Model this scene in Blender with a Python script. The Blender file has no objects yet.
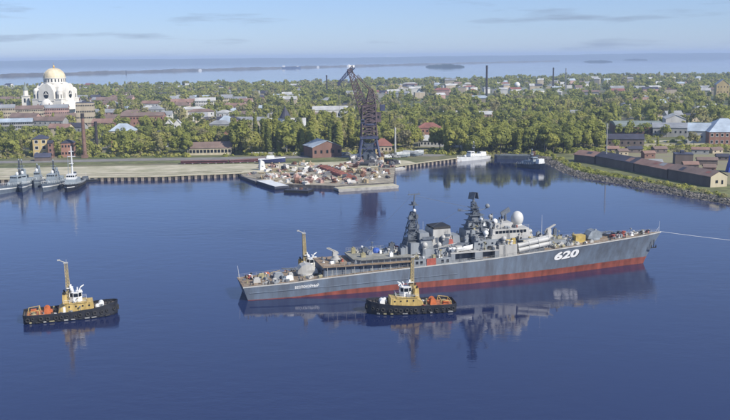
import bpy, math, random
import numpy as np
from mathutils import Vector, Matrix

# ------------------------------------------------------------------ camera, sky, sun, exposure
PW, PH, FPX, CAMH, HORC, ROLL = 730.0, 420.0, 900.0, 75.0, 57.0, math.radians(0.63)
PITCH = math.atan((PH / 2 - HORC) / FPX)
scene = bpy.context.scene
col = scene.collection
cam_d = bpy.data.cameras.new('camera'); cam = bpy.data.objects.new('camera', cam_d); col.objects.link(cam)
cam_d.sensor_width = 36.0; cam_d.lens = 36.0 * FPX / PW
cam_d.clip_start = 1.0; cam_d.clip_end = 60000.0
_f = Vector((0, math.cos(PITCH), -math.sin(PITCH))); _u0 = Vector((0, math.sin(PITCH), math.cos(PITCH))); _r0 = Vector((1, 0, 0))
_r = _r0 * math.cos(ROLL) - _u0 * math.sin(ROLL); _u = _u0 * math.cos(ROLL) + _r0 * math.sin(ROLL)
_m = Matrix((_r, _u, -_f)).transposed().to_4x4(); _m.translation = (0, 0, CAMH)
cam.matrix_world = _m
scene.camera = cam

SUN_EL, SUN_AZ = math.radians(38), math.radians(128)      # azimuth clockwise from +Y
SUNV = Vector((math.sin(SUN_AZ) * math.cos(SUN_EL), math.cos(SUN_AZ) * math.cos(SUN_EL), math.sin(SUN_EL)))
world = bpy.data.worlds.new('World'); scene.world = world; world.use_nodes = True
nt = world.node_tree; nt.nodes.clear()
w_out = nt.nodes.new('ShaderNodeOutputWorld'); w_bg = nt.nodes.new('ShaderNodeBackground')
sky = nt.nodes.new('ShaderNodeTexSky'); sky.sky_type = 'NISHITA'; sky.sun_disc = False
sky.sun_elevation = SUN_EL; sky.sun_rotation = SUN_AZ
sky.altitude = 0; sky.air_density = 1.0; sky.dust_density = 0.1; sky.ozone_density = 5.0
# thin wisps of high cloud over the whole sky, by direction
tc = nt.nodes.new('ShaderNodeTexCoord'); mp = nt.nodes.new('ShaderNodeMapping'); mp.inputs['Scale'].default_value = (6.0, 6.0, 60.0)
mp.inputs['Location'].default_value = (1.7, 8.2, 3.3)
nz = nt.nodes.new('ShaderNodeTexNoise'); nz.inputs['Scale'].default_value = 1.15; nz.inputs['Detail'].default_value = 5; nz.inputs['Roughness'].default_value = 0.55
rmp = nt.nodes.new('ShaderNodeValToRGB'); rmp.color_ramp.elements[0].position = 0.57; rmp.color_ramp.elements[1].position = 0.72
rmp.color_ramp.elements[0].color = (0, 0, 0, 1); rmp.color_ramp.elements[1].color = (0.6, 0.6, 0.6, 1)
tint = nt.nodes.new('ShaderNodeMix'); tint.data_type = 'RGBA'; tint.blend_type = 'MULTIPLY'; tint.inputs[0].default_value = 1.0
tint.inputs[7].default_value = (0.66, 0.77, 1.08, 1)
cl = nt.nodes.new('ShaderNodeMix'); cl.data_type = 'RGBA'; cl.inputs[7].default_value = (2.0, 2.5, 3.5, 1)
L = nt.links.new
L(tc.outputs['Generated'], mp.inputs['Vector']); L(mp.outputs[0], nz.inputs['Vector']); L(nz.outputs[0], rmp.inputs[0])
veil = nt.nodes.new('ShaderNodeMix'); veil.data_type = 'RGBA'; veil.inputs[0].default_value = 0.34; veil.inputs[7].default_value = (3.5, 4.45, 6.2, 1)   # even pale veil of high haze
L(sky.outputs[0], tint.inputs[6]); L(tint.outputs[2], veil.inputs[6]); L(veil.outputs[2], cl.inputs[6]); L(rmp.outputs[0], cl.inputs[0])
L(cl.outputs[2], w_bg.inputs[0]); L(w_bg.outputs[0], w_out.inputs[0])
w_bg.inputs[1].default_value = 0.102
sun_d = bpy.data.lights.new('sun', 'SUN'); sun_d.energy = 4.8; sun_d.angle = math.radians(0.53); sun_d.color = (1.0, 0.94, 0.84)
sun = bpy.data.objects.new('sun', sun_d); col.objects.link(sun)
sun.rotation_euler = SUNV.to_track_quat('Z', 'Y').to_euler(); sun.location = (300, -200, 400)
scene.view_settings.view_transform = 'Standard'; scene.view_settings.look = 'None'
scene.view_settings.exposure = 0.34; scene.view_settings.gamma = 1.0; scene.view_settings.use_curve_mapping = False
scene.cycles.max_bounces = 6; scene.cycles.diffuse_bounces = 2; scene.cycles.glossy_bounces = 3
scene.cycles.transparent_max_bounces = 8; scene.cycles.volume_bounces = 0; scene.cycles.use_denoising = True
scene.cycles.sample_clamp_indirect = 6.0

# ------------------------------------------------------------------ pixel -> place
CAMP = Vector((0, 0, CAMH))
def G(x, y, z=0.0):
    d = _f + _r * ((x - PW / 2) / FPX) + _u * ((PH / 2 - y) / FPX)
    return CAMP + d * ((z - CAMH) / d.z)
def mpp(p): return (Vector(p) - CAMP).dot(_f) / FPX          # metres per photo pixel at a place
rng = random.Random(7)
np.random.seed(11)

# ------------------------------------------------------------------ materials
MATS = {}
def mat(name, c, rough=0.6, var=0.18, scale=0.6, metal=0.0, streak=False, bump=0.0, c2=None, spec=0.4):
    if name in MATS: return MATS[name]
    m = bpy.data.materials.new(name); m.use_nodes = True; n = m.node_tree.nodes; l = m.node_tree.links.new
    b = n['Principled BSDF']; b.inputs['Roughness'].default_value = rough; b.inputs['Metallic'].default_value = metal
    b.inputs['Specular IOR Level'].default_value = spec
    t = n.new('ShaderNodeTexCoord'); mp_ = n.new('ShaderNodeMapping'); no = n.new('ShaderNodeTexNoise')
    no.inputs['Scale'].default_value = scale; no.inputs['Detail'].default_value = 6; no.inputs['Roughness'].default_value = 0.65
    if streak: mp_.inputs['Scale'].default_value = (1, 1, 0.18)
    r = n.new('ShaderNodeValToRGB'); e = r.color_ramp.elements
    lo = c2 or tuple(v * (1 - 1.6 * var) for v in c); hi = tuple(min(1, v * (1 + var)) for v in c)
    e[0].position = 0.32; e[1].position = 0.68; e[0].color = (*lo, 1); e[1].color = (*hi, 1)
    l(t.outputs['Object'], mp_.inputs[0]); l(mp_.outputs[0], no.inputs['Vector']); l(no.outputs[0], r.inputs[0]); l(r.outputs[0], b.inputs['Base Color'])
    if bump:
        bp = n.new('ShaderNodeBump'); bp.inputs['Strength'].default_value = bump; bp.inputs['Distance'].default_value = 0.3
        l(no.outputs[0], bp.inputs['Height']); l(bp.outputs[0], b.inputs['Normal'])
    MATS[name] = m; return m

# ------------------------------------------------------------------ mesh builder
class MB:
    def __init__(s): s.v = []; s.f = []
    def add(s, vs, fs):
        k = len(s.v); s.v += [tuple(v) for v in vs]; s.f += [tuple(i + k for i in f) for f in fs]; return s
    def box(s, c, d, rz=0.0, ry=0.0, taper=1.0, rx=0.0):
        x, y, z = d[0] / 2, d[1] / 2, d[2] / 2
        M = Matrix.Rotation(rz, 3, 'Z') @ Matrix.Rotation(ry, 3, 'Y') @ Matrix.Rotation(rx, 3, 'X'); c = Vector(c)
        vs = [c + M @ Vector((sx * x * (taper if sz > 0 else 1), sy * y * (taper if sz > 0 else 1), sz * z)) for sz in (-1, 1) for sx, sy in ((-1, -1), (1, -1), (1, 1), (-1, 1))]
        return s.add(vs, [(3, 2, 1, 0), (4, 5, 6, 7), (0, 1, 5, 4), (1, 2, 6, 5), (2, 3, 7, 6), (3, 0, 4, 7)])
    def b2(s, x0, x1, y0, y1, z0, z1): return s.box(((x0 + x1) / 2, (y0 + y1) / 2, (z0 + z1) / 2), (abs(x1 - x0), abs(y1 - y0), abs(z1 - z0)))
    def prism(s, poly, z0, z1, inset=0.0):
        n = len(poly); cx = sum(p[0] for p in poly) / n; cy = sum(p[1] for p in poly) / n
        top = [(cx + (p[0] - cx) * (1 - inset), cy + (p[1] - cy) * (1 - inset), z1) for p in poly]
        vs = [(p[0], p[1], z0) for p in poly] + top
        return s.add(vs, [tuple(range(n - 1, -1, -1)), tuple(range(n, 2 * n))] + [(i, (i + 1) % n, n + (i + 1) % n, n + i) for i in range(n)])
    def side(s, poly, y0, y1):          # polygon in x,z pulled along y
        n = len(poly); vs = [(p[0], y0, p[1]) for p in poly] + [(p[0], y1, p[1]) for p in poly]
        return s.add(vs, [tuple(range(n)), tuple(range(2 * n - 1, n - 1, -1))] + [(n + i, n + (i + 1) % n, (i + 1) % n, i) for i in range(n)])
    def cyl(s, p0, p1, r0, r1=None, n=8, cap=True):
        r1 = r0 if r1 is None else r1; p0 = Vector(p0); p1 = Vector(p1); d = p1 - p0
        if d.length < 1e-6: return s
        q = d.to_track_quat('Z', 'Y'); vs = []
        for p, r in ((p0, r0), (p1, r1)):
            for i in range(n):
                a = 2 * math.pi * (i + .5) / n; vs.append(p + q @ Vector((r * math.cos(a), r * math.sin(a), 0)))
        fs = [(i, (i + 1) % n, n + (i + 1) % n, n + i) for i in range(n)]
        if cap: fs += [tuple(range(n - 1, -1, -1)), tuple(range(n, 2 * n))]
        return s.add(vs, fs)
    def path(s, pts, r, n=5):
        for a, b in zip(pts[:-1], pts[1:]): s.cyl(a, b, r, n=n)
        return s
    def ball(s, c, r, n=12, m=8, z0=-1.0):     # z0: lower cut in -1..1
        rx, ry, rz_ = r if isinstance(r, tuple) else (r, r, r); vs = []; fs = []
        a0 = math.asin(z0)
        for j in range(m + 1):
            a = a0 + (math.pi / 2 - a0) * j / m
            for i in range(n):
                b = 2 * math.pi * i / n; vs.append((c[0] + rx * math.cos(a) * math.cos(b), c[1] + ry * math.cos(a) * math.sin(b), c[2] + rz_ * math.sin(a)))
        for j in range(m):
            for i in range(n): fs.append((j * n + i, j * n + (i + 1) % n, (j + 1) * n + (i + 1) % n, (j + 1) * n + i))
        return s.add(vs, fs)
    def lathe(s, c, prof, n=16):               # prof: (r, z) list
        vs = []; fs = []
        for r, z in prof:
            for i in range(n): b = 2 * math.pi * i / n; vs.append((c[0] + r * math.cos(b), c[1] + r * math.sin(b), c[2] + z))
        for j in range(len(prof) - 1):
            for i in range(n): fs.append((j * n + i, j * n + (i + 1) % n, (j + 1) * n + (i + 1) % n, (j + 1) * n + i))
        fs.append(tuple(range(n - 1, -1, -1))); fs.append(tuple((len(prof) - 1) * n + i for i in range(n)))
        return s.add(vs, fs)
    def lattice(s, p0, p1, w0, w1, n, r, rd=None, side=None):
        p0 = Vector(p0); p1 = Vector(p1); q = (p1 - p0).to_track_quat('Z', 'Y') if side is None else side; rd = rd or r * 0.6
        R = []
        for k in range(n + 1):
            t = k / n; c = p0.lerp(p1, t); w = (w0 + (w1 - w0) * t) / 2
            R.append([c + q @ Vector((a * w, b * w, 0)) for a, b in ((-1, -1), (1, -1), (1, 1), (-1, 1))])
        for i in range(4): s.cyl(R[0][i], R[-1][i], r, r * .8, n=4)
        for k in range(n):
            for i in range(4):
                j = (i + 1) % 4
                s.cyl(R[k + 1][i], R[k + 1][j], rd, n=4, cap=False)
                s.cyl(R[k][i], R[k + 1][j], rd, n=4, cap=False)
                s.cyl(R[k][j], R[k + 1][i], rd, n=4, cap=False)
        return s
    def loft(s, secs, cap=True, closed=False):
        n = len(secs[0]); k = len(s.v); vs = [p for q in secs for p in q]; fs = []
        for j in range(len(secs) - 1):
            for i in range(n if closed else n - 1): fs.append((j * n + i, j * n + (i + 1) % n, (j + 1) * n + (i + 1) % n, (j + 1) * n + i))
        if cap: fs += [tuple(range(n - 1, -1, -1)), tuple((len(secs) - 1) * n + i for i in range(n))]
        return s.add(vs, fs)
    def mesh(s, name, m, smooth=False):
        me = bpy.data.meshes.new(name); me.from_pydata(s.v, [], s.f); me.materials.append(m)
        if smooth:
            for p in me.polygons: p.use_smooth = True
        return me
    def build(s, name, m, parent=None, loc=None, rz=None, smooth=False):
        return link(name, s.mesh(name, m, smooth), parent, loc, rz)
def link(name, me, parent=None, loc=None, rz=None, scale=None):
    o = bpy.data.objects.new(name, me); col.objects.link(o)
    if parent is not None: o.parent = parent
    if loc is not None: o.location = loc
    if rz is not None: o.rotation_euler = (0, 0, rz)
    if scale is not None: o.scale = scale
    return o
def tag(o, label, cat, group=None):
    o['label'] = label; o['category'] = cat
    if group: o['group'] = group
    return o
def thing(name, label, cat, loc=(0, 0, 0), rz=0.0, group=None):
    o = bpy.data.objects.new(name, None); col.objects.link(o); o.location = loc; o.rotation_euler = (0, 0, rz); o.empty_display_size = 0.5
    return tag(o, label, cat, group)
def copy_tree(o, parent=None):
    c = o.copy(); col.objects.link(c); c.parent = parent
    for ch in o.children: copy_tree(ch, c)
    return c
def struct(o, kind='structure'): o['kind'] = kind; return o
def lerp_tab(x, tab):
    return float(np.interp(x, [t[0] for t in tab], [t[1] for t in tab]))
def sm(u): return u * u * (3 - 2 * u)

# ================================================================== SETTING
# ---- water
def water_mat(name='harbour_water', calm=1.0):
    m = bpy.data.materials.new(name); m.use_nodes = True; n = m.node_tree.nodes; l = m.node_tree.links.new
    b = n['Principled BSDF']; b.inputs['Base Color'].default_value = (0.009, 0.017, 0.066, 1); b.inputs['Roughness'].default_value = 0.07
    b.inputs['IOR'].default_value = 1.58; b.inputs['Specular IOR Level'].default_value = 0.5
    g = n.new('ShaderNodeNewGeometry')
    mp_ = n.new('ShaderNodeMapping'); mp_.inputs['Scale'].default_value = (0.55, 1.0, 1); mp_.inputs['Rotation'].default_value = (0, 0, 0.5)
    n1 = n.new('ShaderNodeTexNoise'); n1.inputs['Scale'].default_value = 0.22; n1.inputs['Detail'].default_value = 5; n1.inputs['Roughness'].default_value = 0.6
    n2 = n.new('ShaderNodeTexNoise'); n2.inputs['Scale'].default_value = 0.010; n2.inputs['Detail'].default_value = 5
    mr = n.new('ShaderNodeMapRange'); mr.inputs[1].default_value = 0.35; mr.inputs[2].default_value = 0.7; mr.inputs[3].default_value = 0.06 * calm; mr.inputs[4].default_value = 0.60 * calm
    bp = n.new('ShaderNodeBump'); bp.inputs['Distance'].default_value = 0.28
    l(g.outputs['Position'], mp_.inputs[0]); l(mp_.outputs[0], n1.inputs['Vector']); mp2 = n.new('ShaderNodeMapping'); mp2.inputs['Scale'].default_value = (0.5, 1.5, 1); mp2.inputs['Rotation'].default_value = (0, 0, -.15); l(g.outputs['Position'], mp2.inputs[0]); l(mp2.outputs[0], n2.inputs['Vector'])
    l(n2.outputs[0], mr.inputs[0]); l(mr.outputs[0], bp.inputs['Strength']); l(n1.outputs[0], bp.inputs['Height']); l(bp.outputs[0], b.inputs['Normal'])
    rr = n.new('ShaderNodeMapRange'); rr.inputs[1].default_value = 0.4; rr.inputs[2].default_value = 0.65; rr.inputs[3].default_value = 0.04 * calm; rr.inputs[4].default_value = 0.17 * calm; l(n2.outputs[0], rr.inputs[0]); l(rr.outputs[0], b.inputs['Roughness'])
    return m
struct(MB().add([(-21000, -700, 0), (21000, -700, 0), (21000, 1500, 0), (-21000, 1500, 0)], [(0, 1, 2, 3)]).build('harbour_water', water_mat()))
struct(MB().add([(-21000, 1500, 0), (21000, 1500, 0), (21000, 22500, 0), (-21000, 22500, 0)], [(0, 1, 2, 3)]).build('outer_sea', water_mat('outer_sea', .45)))

# ---- land
GZ = 2.2
def ground_mat():
    m = bpy.data.materials.new('town_ground'); m.use_nodes = True; n = m.node_tree.nodes; l = m.node_tree.links.new
    b = n['Principled BSDF']; b.inputs['Roughness'].default_value = 0.9
    g = n.new('ShaderNodeNewGeometry')
    n1 = n.new('ShaderNodeTexNoise'); n1.inputs['Scale'].default_value = 0.018; n1.inputs['Detail'].default_value = 8; n1.inputs['Roughness'].default_value = 0.65
    r = n.new('ShaderNodeValToRGB'); e = r.color_ramp.elements
    e[0].position = 0.36; e[0].color = (0.055, 0.075, 0.022, 1); e[1].position = 0.60; e[1].color = (0.17, 0.15, 0.085, 1)
    k = e.new(0.48); k.color = (0.085, 0.10, 0.03, 1)
    k = e.new(0.70); k.color = (0.16, 0.155, 0.14, 1)
    l(g.outputs['Position'], n1.inputs['Vector']); l(n1.outputs[0], r.inputs[0]); l(r.outputs[0], b.inputs['Base Color'])
    return m
BANK = [(p.x + 5.0, p.y + 2.0) for p in [G(x, y) for x, y in ((497, 156.8), (520, 157.6), (541, 160.5), (556, 168), (566, 173.5), (582, 178), (605, 181.5), (645, 188.5), (676, 195), (725, 204), (765, 212))]]
LANDP = [(-2600, 540), (-300, 551), (-171, 561), (-129, 562), (-78, 575), (20, 600), (39, 621), (63, 643), *BANK,
         (700, 330), (2600, 600), (3200, 2750), (1114, 2763), (731, 2811), (420, 2640), (101, 2523), (-160, 2420), (-426, 2366), (-893, 2228), (-2600, 2100)]
struct(MB().prism(LANDP, -1.0, GZ).build('town_ground', ground_mat()))
def inland(x, y):
    c = False; n = len(LANDP); j = n - 1
    for i in range(n):
        xi, yi = LANDP[i]; xj, yj = LANDP[j]
        if (yi > y) != (yj > y) and x < (xj - xi) * (y - yi) / (yj - yi) + xi: c = not c
        j = i
    return c
M_conc = mat('pale_concrete', (0.40, 0.36, 0.27), 0.9, 0.25, 0.08, c2=(0.27, 0.26, 0.16))
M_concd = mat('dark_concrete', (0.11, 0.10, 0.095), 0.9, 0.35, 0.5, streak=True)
M_grass = mat('dry_grass', (0.13, 0.14, 0.055), 0.95, 0.35, 0.15)
M_road = mat('grey_road', (0.20, 0.19, 0.175), 0.9, 0.15, 0.2)
M_rock = mat('rock', (0.12, 0.11, 0.09), 0.9, 0.4, 0.8)
def sheet(name, poly, z, m):
    return struct(MB().add([(p[0], p[1], z) for p in poly], [tuple(range(len(poly)))]).build(name, m))
# quay apron left of the pier and the pale road behind it
sheet('quay_apron', [(-330, 553), (-171, 562), (-129, 563), (-78, 576), (18, 602), (36, 622), (28, 640), (-60, 628), (-170, 622), (-330, 612)], GZ + .03, M_conc)
sheet('verge', [(-330, 622), (-170, 632), (-60, 638), (20, 650), (20, 664), (-70, 655), (-180, 650), (-340, 640)], GZ + .03, M_grass)
sheet('quay_road', [(-340, 641), (-180, 651), (-70, 656), (20, 666), (55, 660), (64, 672), (20, 684), (-70, 673), (-180, 668), (-350, 656)], GZ + .035, M_road)
sheet('bank_road', [(186, 742), (320, 764), (420, 780), (420, 794), (318, 778), (184, 754)], GZ + .03, M_conc)
sheet('bank_lawn', [(x + 1, y) for x, y in BANK[2:]] + [(x + 30, y + 12) for x, y in BANK[:1:-1]], GZ + .03, M_grass)
sheet('yard_lawn', [(BANK[-1][0] + 32, BANK[-1][1] + 30), (300, 540), (330, 700), (320, 760), (188, 738), (BANK[5][0] + 32, BANK[5][1] + 14)], GZ + .03, mat('yard_grass', (0.15, 0.15, 0.07), .95, .4, .06, c2=(0.2, 0.17, 0.12)))

for k_, off in enumerate((9, 17)):
    for (xa, ya), (xb, yb_) in (((-300, 551), (-171, 561)), ((-171, 561), (-129, 562)), ((-129, 562), (-80, 574))):
        dl = math.hypot(xb - xa, yb_ - ya); struct(MB().box((0, 0, 0), (dl, .35, .16)).build('crane_rail', mat('rail_dark', (.09, .075, .06), .7), None, ((xa + xb) / 2, (ya + yb_) / 2 + off, GZ + .1), math.atan2(yb_ - ya, xb - xa)))
# ---- quay walls: concrete face with a row of piles
M_pile = mat('pile_concrete', (0.32, 0.27, 0.22), 0.9, 0.3, 0.6)
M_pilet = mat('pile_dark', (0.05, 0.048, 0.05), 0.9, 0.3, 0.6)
def quay(label, pts, step=4.0, group=None):
    q = thing('quay_wall', label, 'quay', (*pts[0], 0))
    o = Vector((*pts[0], 0)); pm = MB().box((0, 0, 0.55), (1.5, 1.3, 3.5)).mesh('pile', M_pile)
    for a, b in zip(pts[:-1], pts[1:]):
        a = Vector((*a, 0)); b = Vector((*b, 0)); d = b - a; rz = math.atan2(d.y, d.x); nrm = Vector((d.y, -d.x, 0)).normalized()
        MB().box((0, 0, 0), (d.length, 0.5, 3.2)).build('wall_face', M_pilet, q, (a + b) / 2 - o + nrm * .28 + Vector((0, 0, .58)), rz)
        MB().box((0, 0, 0), (d.length, 1.6, 0.45)).build('coping', M_conc, q, (a + b) / 2 - o + nrm * .3 + Vector((0, 0, GZ + .16)), rz)
        k = int(d.length // step)
        for i in range(k):
            link('pile', pm, q, a + d * ((i + .5) / k) - o + nrm * 1.0 + Vector((0, 0, -.4)), rz)
    return q
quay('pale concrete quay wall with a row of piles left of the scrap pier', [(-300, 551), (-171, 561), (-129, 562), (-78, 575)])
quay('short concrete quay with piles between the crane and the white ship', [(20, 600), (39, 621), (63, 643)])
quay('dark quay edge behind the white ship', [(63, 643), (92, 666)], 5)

# ---- the scrap pier
PIERP = [(-82, 580), (-76, 560), (-47, 524), (-17, 514), (17, 526), (21, 606)]
pier = thing('scrap_pier', 'concrete pier heaped with scrap metal in front of the tall crane', 'pier', (-30, 550, 0))
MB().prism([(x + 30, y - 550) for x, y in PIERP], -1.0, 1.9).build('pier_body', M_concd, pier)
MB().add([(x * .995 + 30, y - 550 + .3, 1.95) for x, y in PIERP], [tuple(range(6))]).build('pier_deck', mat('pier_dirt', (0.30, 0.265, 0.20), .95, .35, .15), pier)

# ---- right bank: sloping rock revetment
bankline = BANK
mb = MB(); seg = []
for i, (x, y) in enumerate(bankline):
    a = bankline[max(0, i - 1)]; b = bankline[min(len(bankline) - 1, i + 1)]
    d = Vector((b[0] - a[0], b[1] - a[1], 0)).normalized(); nr = Vector((d.y, -d.x, 0)) * -1    # towards water (left)
    if nr.x > 0: nr = -nr
    seg.append([Vector((x, y, GZ - .02)) - nr * 1.0, Vector((x, y, 1.4)) + nr * 2.0, Vector((x, y, -.5)) + nr * 6.5])
mb.loft(seg, cap=False)
struct(mb.build('rock_bank', M_rock))
mb = MB()
for i in range(len(seg) - 1):
    ln = (seg[i + 1][0] - seg[i][0]).length
    for k in range(int(ln * 11)):
        t = rng.random(); u = rng.random() ** 0.8 * 2
        A = seg[i][0].lerp(seg[i + 1][0], t); Bq = seg[i][1].lerp(seg[i + 1][1], t); Cq = seg[i][2].lerp(seg[i + 1][2], t)
        p = A.lerp(Bq, u) if u < 1 else Bq.lerp(Cq, u - 1)
        r = rng.uniform(.25, .85) * (1.5 if rng.random() < .06 else 1); mb.box(p, (r * rng.uniform(1, 1.8), r * 1.2, r), rng.random() * 3, rng.random(), .65, rng.random())
ro = struct(mb.build('bank_rocks', mat('loose_rock', (0.16, 0.145, 0.125), .9, .55, .25)), 'stuff'); tag(ro, 'loose grey rocks along the waterline of the right bank', 'rocks')

# ---- far water: causeway, islands, coast
M_far = mat('far_woods', (0.035, 0.055, 0.03), .95, .4, .004)
M_fard = mat('far_embankment', (0.09, 0.085, 0.08), .95, .3, .01)
def ridge(name, pts, base, hfun, depth, m, n=160):
    mb = MB(); secs = []
    for k in range(n + 1):
        t = k / n * (len(pts) - 1); i = min(int(t), len(pts) - 2); a = Vector((*pts[i], 0)); b = Vector((*pts[i + 1], 0)); p = a.lerp(b, t - i)
        h = hfun(k / n); secs.append([p + Vector((0, 0, base)), p + Vector((0, depth * .15, h * .7)), p + Vector((0, depth * .4, h)), p + Vector((0, depth, h * .8)), p + Vector((0, depth * 1.1, base))])
    return mb.loft(secs, cap=True).build(name, m)
def hf(lo, hi, seed, fr=(3, 9, 31, 77)):
    ph = [random.Random(seed + i).random() * 6 for i in range(4)]
    def f(t):
        v = sum(math.sin(t * q * 6.28 + p) / (1 + .6 * i) for i, (q, p) in enumerate(zip(fr, ph))) / 3.0
        return lo + (hi - lo) * min(1, max(0, .5 + .5 * v))
    return f
struct(ridge('far_coast', [(-15500, 15700), (0, 16000), (15500, 16300)], -.5, hf(58, 92, 3), 900, M_far))
cw = [G(x, y) for x, y in ((-60, 78.5), (0, 76.6), (120, 72.8), (240, 69.4), (330, 67), (420, 64.8), (500, 62.6), (560, 61.2))]
struct(ridge('causeway', [(p.x, p.y) for p in cw], -.5, hf(6, 17, 9, (11, 37, 90, 160)), 60, M_fard, 300))
def island(label, xl, xr, y, h, seed):
    a = G(xl, y); b = G(xr, y)
    mb = MB(); secs = []; f = hf(.55, 1, seed, (2, 5, 11, 23)); n = 60
    for k in range(n + 1):
        t = k / n; p = a.lerp(b, t); e = math.sin(math.pi * min(1, max(.01, t))) ** .35; hh = h * e * f(t)
        secs.append([p + Vector((0, 0, -.5)), p + Vector((0, 10, hh * .8)), p + Vector((0, 60, hh)), p + Vector((0, 160, -.5))])
    struct(mb.loft(secs).build('island', M_far))
island('', 427, 465, 67.2, 26, 1); island('', 586, 613, 62.0, 22, 2); island('', 626, 648, 60.2, 20, 3)
M_farw = mat('far_white', (0.7, 0.7, 0.68), .8, .05, .1)
def farblock(label, x, y, w, h, m=None):
    p = G(x, y); k = mpp(p); o = MB()
    o.b2(-w * k / 2, w * k / 2, 0, w * k * .5, 0, h * k); o.b2(-w * k * .22, w * k * .22, w * k * .1, w * k * .4, h * k, h * k * 1.35)
    tag(o.build('far_building', m or M_farw, None, (p.x, p.y, -.5)), label, 'building', 'distant buildings across the water')
farblock('tiny white building on the causeway left of centre', 200, 70.8, 3, 1.3)
farblock('tiny white building on the causeway near the cargo ship', 318, 67.6, 2.4, 1.2)
farblock('small white fort building on the causeway above the crane', 349, 66.8, 4, 1.8)
farblock('tiny dark tower on the causeway above the cathedral', 126, 73.2, 1.2, 2.4, M_fard)
for i, (x, y, w, h) in enumerate(((249, 61.2, 1.6, 3), (364, 60.2, 4, 2.0), (377, 60.0, 6, 1.6), (388, 59.9, 2, 4), (398, 59.8, 4, 1.6), (432, 59.4, 2.5, 1.6), (448, 59.2, 2, 1.6), (357, 60.2, 2, 1.6))):
    farblock('tiny pale building on the far coast at the horizon', x, y, w, h)
# cargo ship far out
p = G(291, 68.4); k = mpp(p); cs = thing('cargo_ship', 'distant dark blue cargo ship with white bridge on the far water', 'ship', (p.x, p.y, 0))
MB().loft([[(x * k, -w * k, -.5), (x * k, -w * k * 1.1, z * k), (x * k, w * k * 1.1, z * k), (x * k, w * k, -.5)] for x, w, z in ((-9, .8, 1.5), (-7, 1.1, 1.3), (6, 1.1, 1.3), (8.5, .6, 1.7), (9.6, .05, 2.0))]).build('hull', mat('far_blue_hull', (.03, .05, .13), .6), cs)
MB().b2(-8.5 * k, -6 * k, -.9 * k, .9 * k, 1.2 * k, 3 * k).build('bridge', M_farw, cs)
MB().b2(6.2 * k, 7.6 * k, -.7 * k, .7 * k, 1.2 * k, 2.4 * k).build('forecastle', M_farw, cs)
MB().b2(-5 * k, 5 * k, -.9 * k, .9 * k, 1.2 * k, 1.9 * k).build('cargo_hatch', mat('far_hatch', (.1, .1, .14), .7), cs)

# ================================================================== THE WARSHIP
M_hull = mat('hull_grey', (0.115, 0.148, 0.195), 0.5, 0.24, 0.4, streak=True, c2=(.085, .098, .122))
M_sup = mat('superstructure_grey', (0.21, 0.23, 0.25), 0.55, 0.16, 0.3, streak=True)
M_supl = mat('superstructure_pale', (0.38, 0.375, 0.355), 0.55, 0.14, 0.3, streak=True)
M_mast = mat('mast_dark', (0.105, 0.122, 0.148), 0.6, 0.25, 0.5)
M_deck = mat('deck_tan', (0.25, 0.185, 0.125), 0.85, 0.25, 0.25)
M_deckg = mat('deck_grey', (0.24, 0.235, 0.20), 0.85, 0.2, 0.3)
M_red = mat('boot_red', (0.21, 0.055, 0.038), 0.65, 0.32, 0.35, streak=True)
M_blk = mat('black_soot', (0.018, 0.018, 0.02), 0.7, 0.3, 0.6)
M_white = mat('white_paint', (0.74, 0.74, 0.72), 0.45, 0.06, 0.6)
M_glass = mat('dark_glass', (0.012, 0.016, 0.022), 0.12, 0.2, 0.5)
M_yel = mat('yellow_paint', (0.46, 0.34, 0.10), 0.55, 0.2, 0.7)
M_ora = mat('orange_paint', (0.46, 0.13, 0.045), 0.55, 0.2, 0.7)
M_redp = mat('red_tarpaulin', (0.34, 0.085, 0.06), 0.7, 0.2, 0.8)
M_blu = mat('blue_tarpaulin', (0.04, 0.10, 0.38), 0.6, 0.2, 0.8)
M_khaki = mat('khaki_canvas', (0.30, 0.27, 0.16), 0.8, 0.25, 0.6)

SO = (-38.25, 279.94, 0.0); SH = math.radians(15.8)
ship = thing('warship', 'long grey destroyer numbered 620 with red waterline under tow across the harbour', 'warship', SO, SH)
SHEER = [(-2, 4.5), (14, 5.0), (24, 5.75), (42, 6.6), (60, 7.3), (80, 7.9), (95, 8.9), (110, 9.75), (130, 10.55), (152, 11.2)]
REDZ = [(-2, .15), (14, .3), (24, 1.0), (34, 1.6), (50, 1.95), (75, 2.1), (110, 2.2), (145, 2.45), (152, 2.5)]
HBD = [(0, 6.9), (.12, 7.9), (.28, 8.6), (.6, 8.6), (.72, 8.1), (.80, 7.0), (.87, 5.4), (.93, 3.5), (.975, 1.5), (1, .12)]
HBW = [(0, 6.2), (.12, 7.5), (.28, 8.3), (.52, 8.3), (.64, 7.2), (.74, 5.5), (.84, 3.4), (.93, 1.4), (1, .12)]
def s_st(z): return -2.0 + 1.5 * (1 - min(1, max(0, z / 4.5)))
def s_bw(z): return 144.6 + 6.9 * (max(0, z) / 11.2) ** 1.15 + (min(z, 0)) * .8
def zdk(s): return lerp_tab(s, SHEER)
def hb(u, z, zd):
    w = min(1, max(0, z / zd)); return lerp_tab(u, HBW) * (1 + .04 * min(0, z)) * (1 - w ** 1.25) + lerp_tab(u, HBD) * w ** 1.25
def hull_pt(u, z):
    s = s_st(z) + u * (s_bw(z) - s_st(z)); return s, hb(u, z, zdk(s))
def hull_y(s, z):
    u = (s - s_st(z)) / (s_bw(z) - s_st(z)); return hb(u, z, zdk(s))
US = sorted(set([i / 44 for i in range(45)] + [.955, .965, .985, .992]))
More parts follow.
